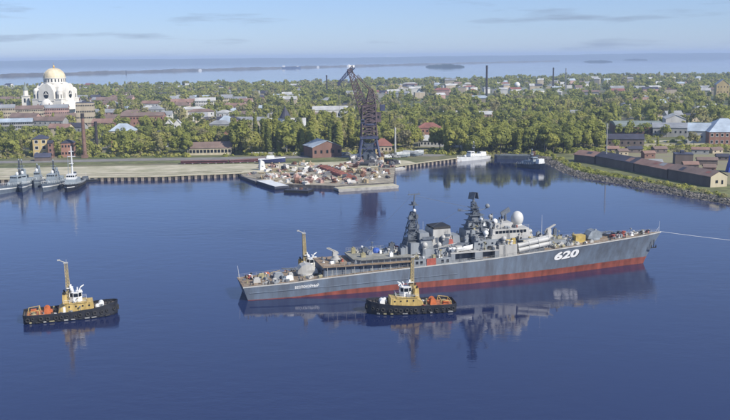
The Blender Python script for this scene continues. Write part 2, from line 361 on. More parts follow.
def hull_strip(zfun, name, m):
    mb = MB()
    for sg in (-1, 1):
        secs = []
        for u in US:
            s0 = -2 + u * 153.5; row = []
            for z in zfun(s0):
                s, y = hull_pt(u, z); row.append((s, sg * y, z))
            secs.append(row if sg > 0 else row[::-1])
        mb.loft(secs, cap=False)
    rows = zfun(-2.0); L_ = [hull_pt(0, z) for z in rows]
    for a in range(len(rows) - 1):
        (s0, y0), (s1, y1) = L_[a], L_[a + 1]
        mb.add([(s0, -y0, rows[a]), (s0, y0, rows[a]), (s1, y1, rows[a + 1]), (s1, -y1, rows[a + 1])], [(3, 2, 1, 0)])
    return mb.build(name, m, ship, smooth=False)
hull_strip(lambda s: [lerp_tab(s, REDZ) + (zdk(s) - lerp_tab(s, REDZ)) * k for k in (0, .2, .4, .6, .8, 1)], 'hull', M_hull)
hull_strip(lambda s: [-1.0, 0.0, lerp_tab(s, REDZ) * .5, lerp_tab(s, REDZ)], 'boot_topping', M_red)
# weather deck, gunwale strip, rails
dk = []
for u in US:
    s = -2 + u * 153.5; z = zdk(s); s, y = hull_pt(u, z); dk.append((s, y, z))
mb = MB()
mb.loft([[(s, -y + .04, z + .02), (s, 0, z + .1), (s, y - .04, z + .02)] for s, y, z in dk], cap=False); mb.build('deck', M_deck, ship)
mb = MB()
for sg in (-1, 1):
    mb.loft([[(s, sg * (y + .05), z - .25), (s, sg * (y + .05), z + .09), (s, sg * max(0, y - .3), z + .09)] for s, y, z in dk], cap=False)
mb.build('gunwale', mat('gunwale_pale', (.42, .42, .40), .6, .15, .4), ship)
mb = MB()
for sg in (-1, 1):
    P_ = []
    for k in range(0, 78):
        s = -1.5 + k * 1.97
        if s > 150.6: break
        z = zdk(s); y = hull_y(s, z) - .15; P_.append(Vector((s, sg * y, z)))
    for p in P_: mb.cyl(p, p + Vector((0, 0, 1.05)), .035, n=4, cap=False)
    for h in (.55, 1.05): mb.path([p + Vector((0, 0, h)) for p in P_], .025, 4)
mb.path([Vector((-1.6, y, 5.6)) for y in (-6.7, 6.7)], .03, 4)
mb.build('railing', M_supl, ship)
# long shadow knuckle of the hull: rubbing strake on the starboard and port quarter
mb = MB()
for sg in (-1, 1):
    mb.loft([[(s, sg * (hull_y(s, z) + .02), z - .14), (s, sg * (hull_y(s, z) + .2), z), (s, sg * (hull_y(s, z) + .02), z + .14)] for s, z in [(x, 2.35 + x * .022) for x in range(0, 70, 3)]], cap=False)
mb.build('rubbing_strake', M_hull, ship)

# hull number and name
def text_mesh(txt, size, bold=0.0):
    cu = bpy.data.curves.new('lettering', 'FONT'); cu.body = txt; cu.size = size; cu.offset = bold; cu.resolution_u = 3
    o = bpy.data.objects.new('lettering', cu); col.objects.link(o); bpy.context.view_layer.update()
    dg = bpy.context.evaluated_depsgraph_get(); me = bpy.data.meshes.new_from_object(o.evaluated_get(dg))
    bpy.data.objects.remove(o); return me
def paint_on_hull(txt, s0, s1, z0, z1, bold, m, name, off=.05, ital=.12, slope=0.0):
    import bmesh
    me = text_mesh(txt, 1.0, bold); bm = bmesh.new(); bm.from_mesh(me)
    xs = [v.co.x for v in bm.verts]; ys = [v.co.y for v in bm.verts]; x0, x1, y0, y1 = min(xs), max(xs), min(ys), max(ys)
    for v in bm.verts:
        a = (v.co.x - x0) / (x1 - x0); b = (v.co.y - y0) / (y1 - y0)
        s = s0 + (s1 - s0) * a + ital * (b - .5) * (z1 - z0); z = z0 + (z1 - z0) * b + slope * a
        v.co = (s, -(hull_y(s, z) + off), z)
    bm.to_mesh(me); bm.free(); me.materials.clear(); me.materials.append(m); o = link(name, me, ship); return o
M_num = mat('number_white', (.82, .82, .80), .6, .04, .5)
M_nsh = mat('number_shadow', (.02, .022, .026), .6, .1, .5)
paint_on_hull('620', 105.35, 115.05, 5.15, 8.25, .045, M_nsh, 'number_shade', .045, .15, .6)
paint_on_hull('620', 105.0, 114.7, 5.3, 8.4, .045, M_num, 'hull_number', .075, .15, .6)['label'] = 'white hull number 620'
paint_on_hull('БЕСПОКОЙНЫЙ', 14.3, 22.0, 2.95, 4.05, .02, M_num, 'ship_name', .06, 0, .25)['label'] = 'white ship name lettering near the stern'

# level above the quarterdeck: overhanging deck carried on a recessed wall
def z0(s): return zdk(s)
mb = MB(); pts = [24, 30, 36, 42, 48, 53]
mb.loft([[(s, -6.3, zdk(s) - .1), (s, -6.3, 8.9), (s, 6.3, 8.9), (s, 6.3, zdk(s) - .1)] for s in pts]); mb.build('aft_deckhouse_wall', M_hull, ship)
mb = MB(); mb.prism([(23.5, -7.4), (53, -8.3), (53, 8.3), (23.5, 7.4)], 8.9, 9.15); mb.build('upper_deck', M_deck, ship)
SM_ = MB().cyl((0, 0, 0), (0, 0, 1), .09, n=5).mesh('stanchion', M_supl)
for s in range(25, 53, 3):
    for sg in (-1, 1): link('stanchion', SM_, ship, (s, sg * 7.35, zdk(s)), None, (1, 1, 8.95 - zdk(s)))
for s in (27, 33.5, 40, 46.5):
    MB().b2(-.45, .45, -.06, .06, 0, 1.9).build('door', M_sup, ship, (s, -6.33, zdk(s) + .1))
for s in (25, 29.4, 31, 36, 38, 43, 44.5, 49, 50.5): MB().cyl((0, 0, 0), (0, -.1, 0), .24, n=10).build('porthole', M_glass, ship, (s, -6.28, 7.9))
# helicopter deck block
mb = MB(); mb.b2(34.5, 54, -6.4, 6.4, 9.1, 10.4); mb.build('flight_deck_house', M_sup, ship)
mb = MB(); mb.prism([(36, -7.6), (54.3, -7.6), (54.3, 7.6), (36, 7.6), (34, 5.5), (34, -5.5)], 10.4, 10.62); mb.build('flight_deck', M_deckg, ship)
mb = MB()
for sg in (-1, 1):
    for s in range(36, 54, 2): mb.cyl((s, sg * 7.5, 10.6), (s, sg * 8.3, 11.2), .03, n=4); mb.cyl((s, sg * 7.4, 9.2), (s, sg * 7.2, 10.4), .08, n=4)
    mb.path([(36, sg * 8.3, 11.2), (53, sg * 8.3, 11.2)], .04, 4); mb.build('safety_net_frame', M_sup, ship); mb = MB()
for x, y, r in ((44, 2.0, 1.25),):
    mb = MB(); mb.ball((0, 0, 0), (r * 1.2, r, r * 1.1), 10, 5, -.3); mb.build('covered_drum', M_blu, ship, (x, y, 10.9))
for x, y, w, h, m in ((38, -3.2, 1.5, 1.3, M_khaki), (40.4, 3.0, 2.0, 1.6, M_mast), (41, -1, 1.2, 1.0, M_sup), (48.5, 1.5, 2.4, 1.5, M_mast), (51.5, -3.5, 1.6, 2.1, M_sup), (50, 3.5, 1.8, 2.6, M_mast), (47, -5.2, 1.1, 1.2, M_white), (36.5, 3.5, 1.3, 1.8, M_khaki)):
    MB().b2(-w / 2, w / 2, -w * .4, w * .4, 0, h).cyl((0, 0, h), (0, 0, h + .4), w * .2, n=8).build('deck_locker', m, ship, (x, y, 10.62))

# twin gun turrets
def gun(s, rz, m):
    z = zdk(s); t = bpy.data.objects.new('gun_turret', None)
    mb = MB(); mb.lathe((0, 0, 0), [(3.1, -.2), (3.1, .35), (2.9, .9)], 20)
    body = [(-3.5, 1.0, .9, 2.6), (-3.2, 2.2, 1.1, 2.7), (-1.5, 3.6, 2.0, 2.4), (.6, 4.0, 2.3, 2.2), (2.2, 3.4, 2.2, 2.0), (3.3, 2.1, 1.9, 1.7), (3.5, 1.2, 1.6, 1.5)]
    secs = []
    for x, top, wt, wb in body: secs.append([(x, -wb, .75), (x, -wb * 1.02, min(top, 1.9)), (x, -wt, top), (x, wt, top), (x, wb * 1.02, min(top, 1.9)), (x, wb, .75)])
    mb.loft(secs, closed=True)
    o = mb.build('gun_turret', m, ship, (s, 0, z), rz); o.scale = (.9, .9, .9) if s > 100 else (.95, .95, .95)
    bpy.data.objects.remove(t)
    for y in (-.75, .75):
        MB().cyl((2.6, y, 2.1), (4.0, y, 2.22), .42, .36, 8).cyl((4.0, y, 2.22), (8.6, y, 2.65), .19, .14, 8).build('barrel', M_mast, o)
    MB().box((0, 0, 0), (.9, .8, .8), taper=.7).build('sight_hood', m, o, (.4, -1.6, 4.0))
    MB().box((0, 0, 0), (.1, 1.0, 1.5)).build('hatch', M_mast, o, (-3.4, 0, 1.75))
    return o
gun(123.6, 0, mat('turret_blue_grey', (.19, .22, .25), .55, .15, .4))['label'] = 'forward twin gun turret'
gun(19.8, math.pi, M_supl)['label'] = 'aft twin gun turret'
# single arm missile launchers
def launcher(s, z, rz):
    mb = MB(); mb.lathe((0, 0, 0), [(1.7, 0), (1.7, .8), (1.2, 1.1), (1.0, 2.0)], 14); mb.box((.2, 0, 2.6), (1.6, 1.5, 1.4), taper=.8)
    o = mb.build('missile_launcher', M_supl, ship, (s, 0, z), rz)
    MB().box((0, 0, 0), (4.4, .3, .4)).box((0, 0, .3), (3.6, .5, .25)).build('launch_rail', M_supl, o, (.9, .0, 3.6)).rotation_euler = (0, math.radians(-28), 0)
launcher(29.5, 9.15, math.pi); launcher(106.2, 11.9, 0)
# aft clutter: capstans, winches, sonar housing, lockers
for x, y, w, d, h, m in ((3, -2.5, 2.4, 1.6, 1.4, M_supl), (5.5, 2.5, 3, 2.2, 1.2, M_khaki), (8.5, -4.3, 1.6, 1.2, 1.1, M_supl), (10.5, .5, 3.4, 3.0, 1.5, M_sup), (13.2, -4.4, 2.6, 1.2, 1.4, M_white), (14.0, -2.4, 1.6, 1.6, 1.9, M_supl), (11.5, -5.0, 1.5, .9, .9, M_sup), (2.0, 4.5, 1.4, 1.4, 1.0, M_white), (7.5, 5, 2.0, 1.2, 1.0, M_ora), (24.3, -5.7, 1.4, 1.2, 2.0, M_blk)):
    MB().box((0, 0, h / 2), (w, d, h), taper=.85).cyl((-w * .3, 0, h), (w * .3, 0, h), d * .22, n=8).build('deck_gear', m, ship, (x, y, zdk(x)))
for x, y in ((1, -5.4), (1, 5.4), (6.5, -6.4), (6.5, 6.4), (16.5, -6.9), (16.5, 6.9), (117, -6.2), (117, 6.2), (134, -3.8), (134, 3.8), (142, -1.6), (142, 1.6)):
    MB().b2(-.7, .7, -.2, .2, 0, .15).cyl((-.4, 0, .1), (-.4, 0, .75), .2, n=8).cyl((.4, 0, .1), (.4, 0, .75), .2, n=8).build('bollard', M_blk, ship, (x, y, zdk(x) + .08))
MB().cyl((0, 0, 0), (-.5, 0, 4.2), .06, .04, 6).build('ensign_staff', M_white, ship, (-1.4, 5.2, 4.6))
MB().cyl((0, 0, 0), (.25, 0, 4.0), .07, .04, 6).cyl((-1.2, .2, 0), (.12, 0, 2), .04, n=4).build('jack_staff', M_white, ship, (150.6, 0, 11.2))

# midships side block, flush with the hull, with dark openings
mb = MB(); S_ = [53, 60, 68, 76, 84, 89.5]
def shipbox(name, a, b, ya, yb, za, zb, m, sl_f=0.0, sl_a=0.0, sl_s=0.0, parent=ship):
    n = MB(); vs = [(a, ya, za), (b, ya, za), (b, yb, za), (a, yb, za), (a + sl_a, ya + sl_s, zb), (b - sl_f, ya + sl_s, zb), (b - sl_f, yb - sl_s, zb), (a + sl_a, yb - sl_s, zb)]
    n.add(vs, [(3, 2, 1, 0), (4, 5, 6, 7), (0, 1, 5, 4), (1, 2, 6, 5), (2, 3, 7, 6), (3, 0, 4, 7)]); return n.build(name, m, parent)
shipbox('side_house', 53.0, 66.8, -8.35, 8.35, 6.9, 9.6, M_sup, 0, .3, .1)
# gallery between s 66.8 and 84 : floor, roof, pillars, dark inside wall
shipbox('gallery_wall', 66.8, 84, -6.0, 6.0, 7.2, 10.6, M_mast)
shipbox('gallery_roof', 66.6, 84.2, -8.4, 8.4, 10.6, 11.0, M_supl)
for a, b in ((66.8, 68.2), (75.2, 78.0), (82.4, 84.0)):
    for sg in (-1, 1): shipbox('gallery_pillar', a, b, min(sg * 8.35, sg * 6.0), max(sg * 8.35, sg * 6.0), 7.1, 10.6, M_sup)
for sg in (-1, 1): shipbox('gallery_bulwark', 68.2, 82.4, min(sg * 8.35, sg * 8.2), max(sg * 8.35, sg * 8.2), 7.2, 8.3, M_sup)
shipbox('red_screen', 58.2, 61.4, -8.52, -8.4, 7.1, 9.7, M_redp)['label'] = 'red orange canvas screen on the side'
for a in (54.5, 56, 63.4, 65.2): shipbox('side_port', a, a + .8, -8.44, -8.36, 8.0, 9.0, M_glass)
# funnel
def frustum(name, a, b, y, za, zb, m, fa=0., fb=0., fy=0.): return shipbox(name, a, b, -y, y, za, zb, m, fb, fa, fy)
frustum('funnel_base', 57.5, 69.5, 6.2, 9.6, 12.4, M_sup, .4, .3, .4)
fn = frustum('funnel', 61.6, 69.0, 4.4, 12.4, 18.3, M_supl, .5, .9, .5)
MB().add([(62.6, -3.8, 18.3), (68.4, -3.8, 18.3), (68.4, 3.8, 18.3), (62.6, 3.8, 18.3), (62.2, -3.6, 18.9), (68.2, -3.6, 19.2), (68.2, 3.6, 19.2), (62.2, 3.6, 18.9)], [(3, 2, 1, 0), (4, 5, 6, 7), (0, 1, 5, 4), (1, 2, 6, 5), (2, 3, 7, 6), (3, 0, 4, 7)]).build('funnel_cap', M_blk, fn)
frustum('intake_house', 57.4, 61.8, 5.0, 12.4, 15.2, M_sup, .1, .5, .4)
for yy in (-5.05, 5.05): MB().box((0, 0, 0), (2.6, .5, 2.2), taper=.8).build('intake', M_mast, fn, (66.2, yy * .93, 14.2))
MB().box((60.0, -4.2, 15.4), (4.2, 2.0, .2)).box((60, -5, 15.9), (4.2, .08, .8)).build('funnel_platform', M_mast, fn)
for x in (63.2, 64.4): MB().b2(-.45, .45, -.08, .08, 0, 2.2).build('louvre', M_mast, fn, (x, -4.2, 13.4))
shipbox('funnel_stripe', 66.0, 68.0, -4.35, -4.2, 15.9, 16.6, M_mast, parent=fn)
for x, y, z, r in ((58.6, -5.2, 13.6, 1.05), (63.5, -5.6, 13.4, .9), (58.8, 4.6, 13.6, 1.0), (65.2, -4.9, 15.8, .75)):
    MB().cyl((0, 0, -r * 1.6), (0, 0, -r * .5), r * .6, n=10).ball((0, 0, 0), r, 12, 8).build('radar_dome', M_supl, ship, (x, y, z), smooth=True)
# telescopic hangar / boats amidships
frustum('hangar', 54.0, 57.6, 4.5, 10.6, 14.2, M_sup, .2, 0, .3)
# mainmast : dark tapered lattice
mm = MB(); mm.lattice((55.6, 0, 10.6), (56.4, 0, 24.0), 5.6, 1.5, 7, .16, .09, Matrix.Identity(3).to_quaternion()); mm.box((55.8, 0, 15.2), (2.8, 2.6, 9.2), taper=.6); mm.box((56.2, 0, 21.5), (1.1, 1.1, 5)); mm = mm.build('mainmast', M_mast, ship)
MB().cyl((56.5, 0, 23.5), (56.9, 0, 30.0), .35, .16, 6).box((56.7, 0, 29.9), (4.2, .25, .3)).box((56.6, 0, 26.4), (2.6, 2.6, .2)).box((56.6, 0, 26.9), (1.0, 2.0, .9)).cyl((55, 0, 29.9), (55, 0, 31), .06, n=4).cyl((58.4, 0, 29.9), (58.4, 0, 30.8), .06, n=4).build('topmast', M_mast, mm)
for z, w in ((15.0, 4.6), (18.6, 3.6), (21.8, 2.8)): MB().box((56, 0, z), (w, w + .8, .16)).build('platform', M_mast, mm)
for x, y, z in ((57.4, -1.8, 19.4), (54.8, -1.4, 22.4), (57.3, -1.0, 22.6), (54.3, -1.9, 15.9)): MB().box((x, y, z), (1.0, .9, 1.3), taper=.8).build('antenna', M_mast, mm)
MB().ball((56.5, -1.0, 24.6), .55, 10, 6).build('small_dome', M_white, mm, smooth=True)
for a_, b_, y_, za_, zb_ in ((52.6, 54.6, 3.4, 10.6, 13.0), (57.4, 61.0, 3.6, 15.2, 17.2), (69.2, 72.0, 3.2, 13.2, 15.6), (74.0, 76.4, 3.4, 14.2, 17.0), (82.4, 84.4, 3.6, 17.3, 19.4)): shipbox('equipment_room', a_, b_, -y_, y_, za_, zb_, M_sup, .2, .2, .3)
# midships boat deck
def boat(x, y, z, ln, m, lab=None):
    secs = []
    for u, w, zz in ((0, .75, .15), (.2, 1, 0), (.6, 1, 0), (.85, .6, .25), (1, .05, .6)): secs.append([((u - .5) * ln, -w * ln * .14, .9 + zz), ((u - .5) * ln, -w * ln * .09, 0 + zz * .6), ((u - .5) * ln, w * ln * .09, 0 + zz * .6), ((u - .5) * ln, w * ln * .14, .9 + zz), ((u - .5) * ln, 0, 1.25 + zz)])
    o = MB().loft(secs, closed=True).build('ship_boat', m, ship, (x, y, z)); MB().box((-ln * .1, 0, 1.25), (ln * .3, ln * .16, .8), taper=.8).build('boat_cabin', M_supl, o)
    for k in (-.3, .3): MB().cyl((k * ln, ln * .16, -.2), (k * ln, ln * .16, 1.9), .1, n=4).cyl((k * ln, ln * .16, 1.9), (k * ln, -.1, 2.3), .09, n=4).build('davit', M_sup, o)
boat(70.8, -6.6, 11.25, 8.6, M_white); boat(71.5, 6.4, 11.25, 8.6, M_white)
frustum('boat_deck_house', 68.8, 75.5, 5.0, 11.0, 13.2, M_mast, .2, .3, .3)
for x, y, z, h, m in ((70, -2, 13.2, 1.4, M_mast), (72.5, 1.5, 13.2, 2.2, M_mast), (71, 2.5, 13.2, 1.2, M_sup), (74.2, -3.0, 13.2, 1.6, M_sup), (66.5, -6.5, 9.6, 1.3, M_supl), (55, -6.6, 9.6, 1.2, M_khaki), (68, -4.2, 13.2, 1.6, M_redp)): MB().box((0, 0, h / 2), (1.8, 1.6, h), taper=.75).cyl((0, 0, h), (.3, 0, h + .8), .12, n=5).build('deck_gear', m, ship, (x, y, z))
MB().cyl((0, 0, 0), (0, 0, 3.4), .25, n=8).cyl((0, 0, 3.3), (6.4, -.4, 4.4), .16, .1, 6).cyl((0, 0, 3.4), (5.4, -.3, 4.3), .05, n=4).build('boat_crane', M_supl, ship, (62.8, -6.9, 9.6))
# forward superstructure
shipbox('bridge_base', 84.0, 90.6, -8.3, 8.3, 7.6, 12.4, M_supl, .0, 0, .25)
shipbox('bridge_front_base', 90.6, 98.4, -5.2, 5.2, 8.3, 13.6, M_sup, 1.0, 0, .3)
shipbox('lower_bridge', 75.5, 90.8, -6.6, 6.6, 11.0, 14.2, M_sup, .2, .4, .3)
br = shipbox('bridge', 82.2, 96.8, -6.0, 6.0, 14.2, 17.3, M_supl, .9, .6, .3)
shipbox('bridge_wing', 91.0, 94.5, -8.4, 8.4, 13.6, 14.25, M_sup)
shipbox('bridge_roof_house', 84.0, 91.2, -4.2, 4.2, 17.3, 19.0, M_supl, .4, .3, .3)
wm = MB().b2(-.5, .5, -.05, .05, -.45, .45).mesh('window', M_glass)
for k in range(9): link('window', wm, br, (84.2 + k * 1.28, -5.86, 16.3))
for k in range(8): link('window', wm, br, (96.32, -4.6 + k * 1.3, 16.3), math.pi / 2)
for k in range(5): link('porthole', MATS and wm, ship, (77.5 + k * 2.4, -6.52, 12.9), None, (.6, 1, .6))
for sg in (-1, 1): shipbox('wing_bulwark', 91.0, 94.5, min(sg * 8.4, sg * 8.3), max(sg * 8.4, sg * 8.3), 14.25, 15.3, M_supl)
for x, y, z, w, h in ((87.5, -7.3, 12.4, 1.8, 1.5), (94.5, -5.2, 11.6, 2.4, 1.6), (89.6, -7.2, 12.4, 1.4, 1.8), (96.4, -4.6, 13.6, 1.6, 1.2)): MB().box((0, 0, h / 2), (w, 1.0, h), taper=.9).cyl((-w * .4, 0, h), (w * .4, 0, h), .15, n=6).build('yellow_locker', M_yel, ship, (x, y, z))
MB().cyl((0, 0, 0), (0, 0, 1.0), 1.8, 1.6, 16).ball((0, 0, 2.9), (2.15, 2.15, 2.6), 18, 12, -.8).build('big_radar_dome', mat('dome_white', (.52, .52, .50), .5, .08, .5), ship, (94.3, 0, 16.6), smooth=True)
d_ = MB().cyl((0, 0, 0), (0, 0, 2.6), .5, .35, 8).build('director_post', M_mast, ship, (89.8, 0, 19.0))
MB().box((0, 0, 0), (3.8, .35, 1.7), ry=math.radians(-24)).box((-.2, .5, -.1), (1.4, .8, .8)).build('director_radar', M_mast, d_, (0, 0, 3.1), math.radians(12))
for x, y, z, r in ((84.6, -3.0, 19.6, .95), (80.5, -5.0, 16.2, .95), (83.0, -5.2, 15.6, .8), (86.0, -7.4, 14.4, .9), (80.4, 4.6, 16.4, .95), (76.9, -4.9, 15.1, .75), (86.2, 4.2, 20.0, .8)):
    MB().cyl((0, 0, -r * 2.4), (0, 0, -r * .5), r * .55, n=10).ball((0, 0, 0), r, 12, 8).build('radar_dome', M_white if r > .9 else M_supl, ship, (x, y, z), smooth=True)
# foremast : solid tapered tower, yards, plate radar
fm = shipbox('foremast', 74.6, 83.6, -3.6, 3.6, 14.2, 21.8, M_mast, 3.0, 2.6, 2.2)
MB().lattice((78.8, 0, 21.8), (78.0, 0, 26.2), 2.4, 1.3, 3, .13, .08, Matrix.Identity(3).to_quaternion()).box((78.4, 0, 23.6), (1.2, 1.2, 3.8), taper=.7).build('upper_mast', M_mast, fm)
MB().box((78.5, 0, 21.85), (5.2, 4.6, .25)).build('platform', M_mast, fm); MB().box((78.5, 0, 18.0), (7.2, 6.4, .22)).build('platform', M_mast, fm)
MB().box((78.2, 0, 24.3), (3.0, 3.0, .2)).build('platform', M_mast, fm)
MB().cyl((78, 0, 23.2), (72.0, -1.0, 23.5), .18, .1, 5).cyl((72.2, -1, 23.5), (72.2, -1, 24.6), .07, n=4).cyl((73.8, -.7, 23.4), (73.8, -.7, 24.4), .07, n=4).box((72.6, -.9, 23.9), (1.2, .5, .5)).build('yard', M_mast, fm)
MB().cyl((78, 0, 22.6), (82.6, -1.0, 24.0), .15, .1, 5).ball((82.7, -1.0, 24.7), .8, 10, 7).build('yard', M_sup, fm)
MB().cyl((78, 0, 23.6), (78, -5.2, 23.9), .15, .09, 5).cyl((78, 0, 23.6), (78, 5.2, 23.9), .15, .09, 5).build('yard', M_mast, fm)
pr = MB().cyl((78, 0, 26.0), (78, 0, 27.2), .45, .35, 8).build('radar_pedestal', M_mast, fm)
for sg, rz in ((-1, .5), (1, .5)):
    o = MB().side([(-.1, -1.1), (.1, -1.1), (.1, 1.2), (-.1, 1.2)], -1.3, 1.3).box((.25, 0, 0), (.3, .3, 2.0)).box((.25, 0, .4), (.3, 2.2, .2)).box((.25, 0, -.5), (.3, 2.2, .2)).build('plate_radar', M_mast, pr, (78.0 + sg * .8, sg * .4, 28.3)); o.rotation_euler = (0, sg * math.radians(-16) , rz)
for x, y, z in ((76.0, -2.0, 19.0), (81, -2.0, 19.2), (79, -2.6, 16.0), (76.5, -3.3, 16.6), (82.2, -2.6, 16.4)): MB().box((x, y, z), (1.5, 1.0, 1.5), taper=.75).build('antenna', M_sup, fm)
MB().cyl((0, 0, 0), (0, 0, 8.5), .07, .03, 5).build('whip_aerial', M_white, ship, (103.2, -1.0, 11.9)); MB().cyl((0, 0, 0), (0, 0, 7), .06, .03, 5).build('whip_aerial', M_white, ship, (62, 6, 12.4))
# anti ship missile canisters, four a side
for sg in (-1, 1):
    cr = shipbox('canister_cradle', 92.0, 101.0, min(sg * 7.6, sg * 5.2), max(sg * 7.6, sg * 5.2), 8.6, 10.2, M_mast)
    for k in range(4):
        y = sg * (5.65 + 1.62 * (k % 2)); zz = 10.9 + 1.65 * (k // 2)
        tb = MB().cyl((91.4 - .3 * (k // 2), y, zz - .9), (103.0 - .3 * (k // 2), y + sg * .5, zz + .9), .78, n=14)
        for q in (.02, .35, .65, .98):
            a = Vector((91.4, y, zz - .9)).lerp(Vector((103.0, y + sg * .5, zz + .9)), q) - Vector((.3 * (k // 2), 0, 0)); dd = Vector((11.6, sg * .5, 1.8)).normalized() * .16; tb.cyl(a - dd, a + dd, .88, n=14)
        tb.build('missile_canister', mat('canister_pale', (.46, .46, .44), .5, .12, .4), ship)
# forecastle house, launcher base, gear
shipbox('forecastle_house', 98.4, 112.0, -4.6, 4.6, 8.8, 11.9, M_sup, 1.2, 0, .3)
shipbox('forecastle_house_roof', 98.4, 110.6, -4.4, 4.4, 11.92, 12.0, M_deckg)
yb = shipbox('yellow_crate', 115.2, 119.0, -3.4, -.6, 9.9, 12.7, M_yel); yb['label'] = 'yellow box before the forward turret'
for x, y, w, h, m in ((101.5, -3.2, 1.8, 1.2, M_supl), (104, 3, 1.5, 1.6, M_sup), (109, -2.8, 1.6, .9, M_khaki), (108.4, -5.4, 1.8, 1.5, M_supl), (111, -5.6, 1.4, 1.2, M_sup), (113.4, -4.9, 2.2, 1.0, M_khaki), (113.6, 1.5, 3.0, 1.2, M_supl), (106.2, -5.4, 1.4, 1.2, M_khaki), (114.6, -1.6, 1.2, 1.8, M_sup), (120.4, -5.0, 1.3, .9, M_supl), (100.5, -4.6, 1.4, 2.4, M_mast), (110.5, 3.2, 1.3, 2.4, M_mast)):
    zb = 12.0 if abs(y) < 4.3 and x < 110.6 else zdk(x); MB().box((0, 0, h / 2), (w, w * .7, h), taper=.85).cyl((0, 0, h), (0, 0, h + .35), w * .22, n=8).build('deck_gear', m, ship, (x, y, zb))
MB().add([(128.2, -5.0, 10.4), (128.2, 5.0, 10.4), (131.2, 0, 10.5), (128.2, -5.0, 11.4), (128.2, 5.0, 11.4), (131.0, 0, 11.6)], [(0, 2, 5, 3), (2, 1, 4, 5), (0, 3, 5, 2), (1, 2, 5, 4)]).build('breakwater', M_sup, ship)
for x, y, m, w in ((130.6, -2.4, M_redp, 1.6), (135.0, -1.5, M_redp, 1.2), (137.0, 1.2, M_redp, 1.5), (133, .8, M_mast, 1.6), (138.6, -1.3, M_white, 1.2), (135.8, 2.4, M_mast, 1.4), (140.5, .6, M_supl, 1.0), (144, 0, M_khaki, 1.2), (132.2, -3.4, M_supl, 1.0), (146.6, .3, M_sup, .8)):
    MB().lathe((0, 0, 0), [(w * .6, 0), (w * .5, .25), (w * .32, .5), (w * .32, .9), (w * .5, 1.15), (w * .45, 1.3)], 10).box((0, w * .7, .4), (w * .9, w * .5, .8)).build('windlass', m, ship, (x, y, zdk(x) + .08))
MB().path([(138, -1.4, 11.0), (141.5, -1.9, 11.1), (145, -2.2, 11.15)], .12, 5).path([(138, 1.4, 11.0), (141.5, 1.9, 11.1), (145, 2.2, 11.15)], .12, 5).build('anchor_chain', M_blk, ship)
ay = -(hull_y(147.2, 9.0) + .2)
MB().cyl((0, 0, 1.4), (0, 0, -1.6), .14, n=6).box((0, 0, -1.5), (1.9, .3, .35)).box((-.95, 0, -1.0), (.35, .35, 1.1), taper=.4).box((.95, 0, -1.0), (.35, .35, 1.1), taper=.4).build('anchor', M_blk, ship, (147.6, ay - .5, 7.4))

# small fittings all over the decks: lockers, vents, reels, pipes, rafts
GM = [M_supl, M_sup, M_mast, M_khaki, M_blk, M_hull, M_white, M_yel, M_redp]
def fitting(k):
    mb = MB()
    if k == 0: mb.box((0, 0, .5), (1.1, .8, 1.0), taper=.9)
    elif k == 1: mb.cyl((0, 0, 0), (0, 0, .9), .25, .22, 8).ball((0, 0, 1.0), (.5, .5, .3), 8, 4)
    elif k == 2: mb.cyl((-.7, 0, .5), (.7, 0, .5), .42, n=9).box((0, 0, .12), (1.2, .7, .24))
    elif k == 3: mb.cyl((0, 0, 0), (0, 0, 2.2), .12, .08, 6).box((0, 0, 2.1), (.6, .5, .4)).box((0, 0, .3), (.5, .5, .6))
    elif k == 4: mb.box((0, 0, .3), (1.8, 1.2, .6)).box((.3, 0, .8), (.8, .9, .5)).cyl((-.6, 0, .6), (-.6, 0, 1.5), .1, n=5)
    else: mb.lathe((0, 0, 0), [(.6, 0), (.5, .2), (.3, .4), (.3, .8), (.5, 1.0)], 9)
    return mb
FIT = {}
def put_fit(x, y, z, wts, sc=1.0):
    k = rng.randrange(6); c = rng.choices(range(9), wts)[0]
    if (k, c) not in FIT: FIT[k, c] = fitting(k).mesh('deck_fitting', GM[c])
    s_ = sc * rng.uniform(.7, 1.25); link('deck_fitting', FIT[k, c], ship, (x, y, z), rng.choice((0, 1.57, .4, 2.2)), (s_, s_, s_))
for _ in range(26):
    zz = rng.uniform(14.4, 21); f_ = (zz - 14.2) / 7.6; put_fit(rng.uniform(75 + 2.4 * f_, 83.2 - 2.8 * f_), -(3.7 - 2.2 * f_) - .1, zz, (2, 5, 8, 1, 3, 2, 2, 0, 0), .8)
for zz, w in ((16.2, 8.6), (19.8, 6.4)): MB().box((78.8, 0, zz), (w, w * .85, .15)).build('platform', M_mast, fm)
WT = (6, 6, 5, 3, 4, 3, 2, .6, .5)
for a, b, ya, yb_, z, n in ((24.5, 33, -7, 6, 9.15, 12), (35, 53, -7, 6.5, 10.62, 16), (53.5, 66, -8, -6.4, 9.6, 12), (67, 84, -8, -5.4, 11.0, 16), (69, 75, -4.4, 4, 13.2, 10), (76, 82, -6, -4.2, 14.2, 7), (84.2, 90, -7.8, -6.3, 12.4, 7), (83, 92, -5.4, -3.8, 17.3, 8), (85, 90.5, -3.6, 3, 19.0, 6), (99, 110, -4.2, 3.8, 12.0, 14), (91.2, 94, -8, -6.2, 14.25, 3)):
    for _ in range(n): put_fit(rng.uniform(a, b), rng.uniform(ya, yb_), z, WT)
for _ in range(120):
    x = rng.choice((rng.uniform(-.5, 15), rng.uniform(-.5, 24), rng.uniform(99, 119), rng.uniform(104, 119), rng.uniform(129, 147))); w = max(.3, hull_y(x, zdk(x)) - 1.0); y = rng.uniform(-w, w * .8)
    if 98 < x < 112.5 and abs(y) < 5.1: y = -5.6
    if 15.5 < x < 24 and abs(y) < 3.6: y = -5.2
    put_fit(x, y, zdk(x) + .06, WT, .85)
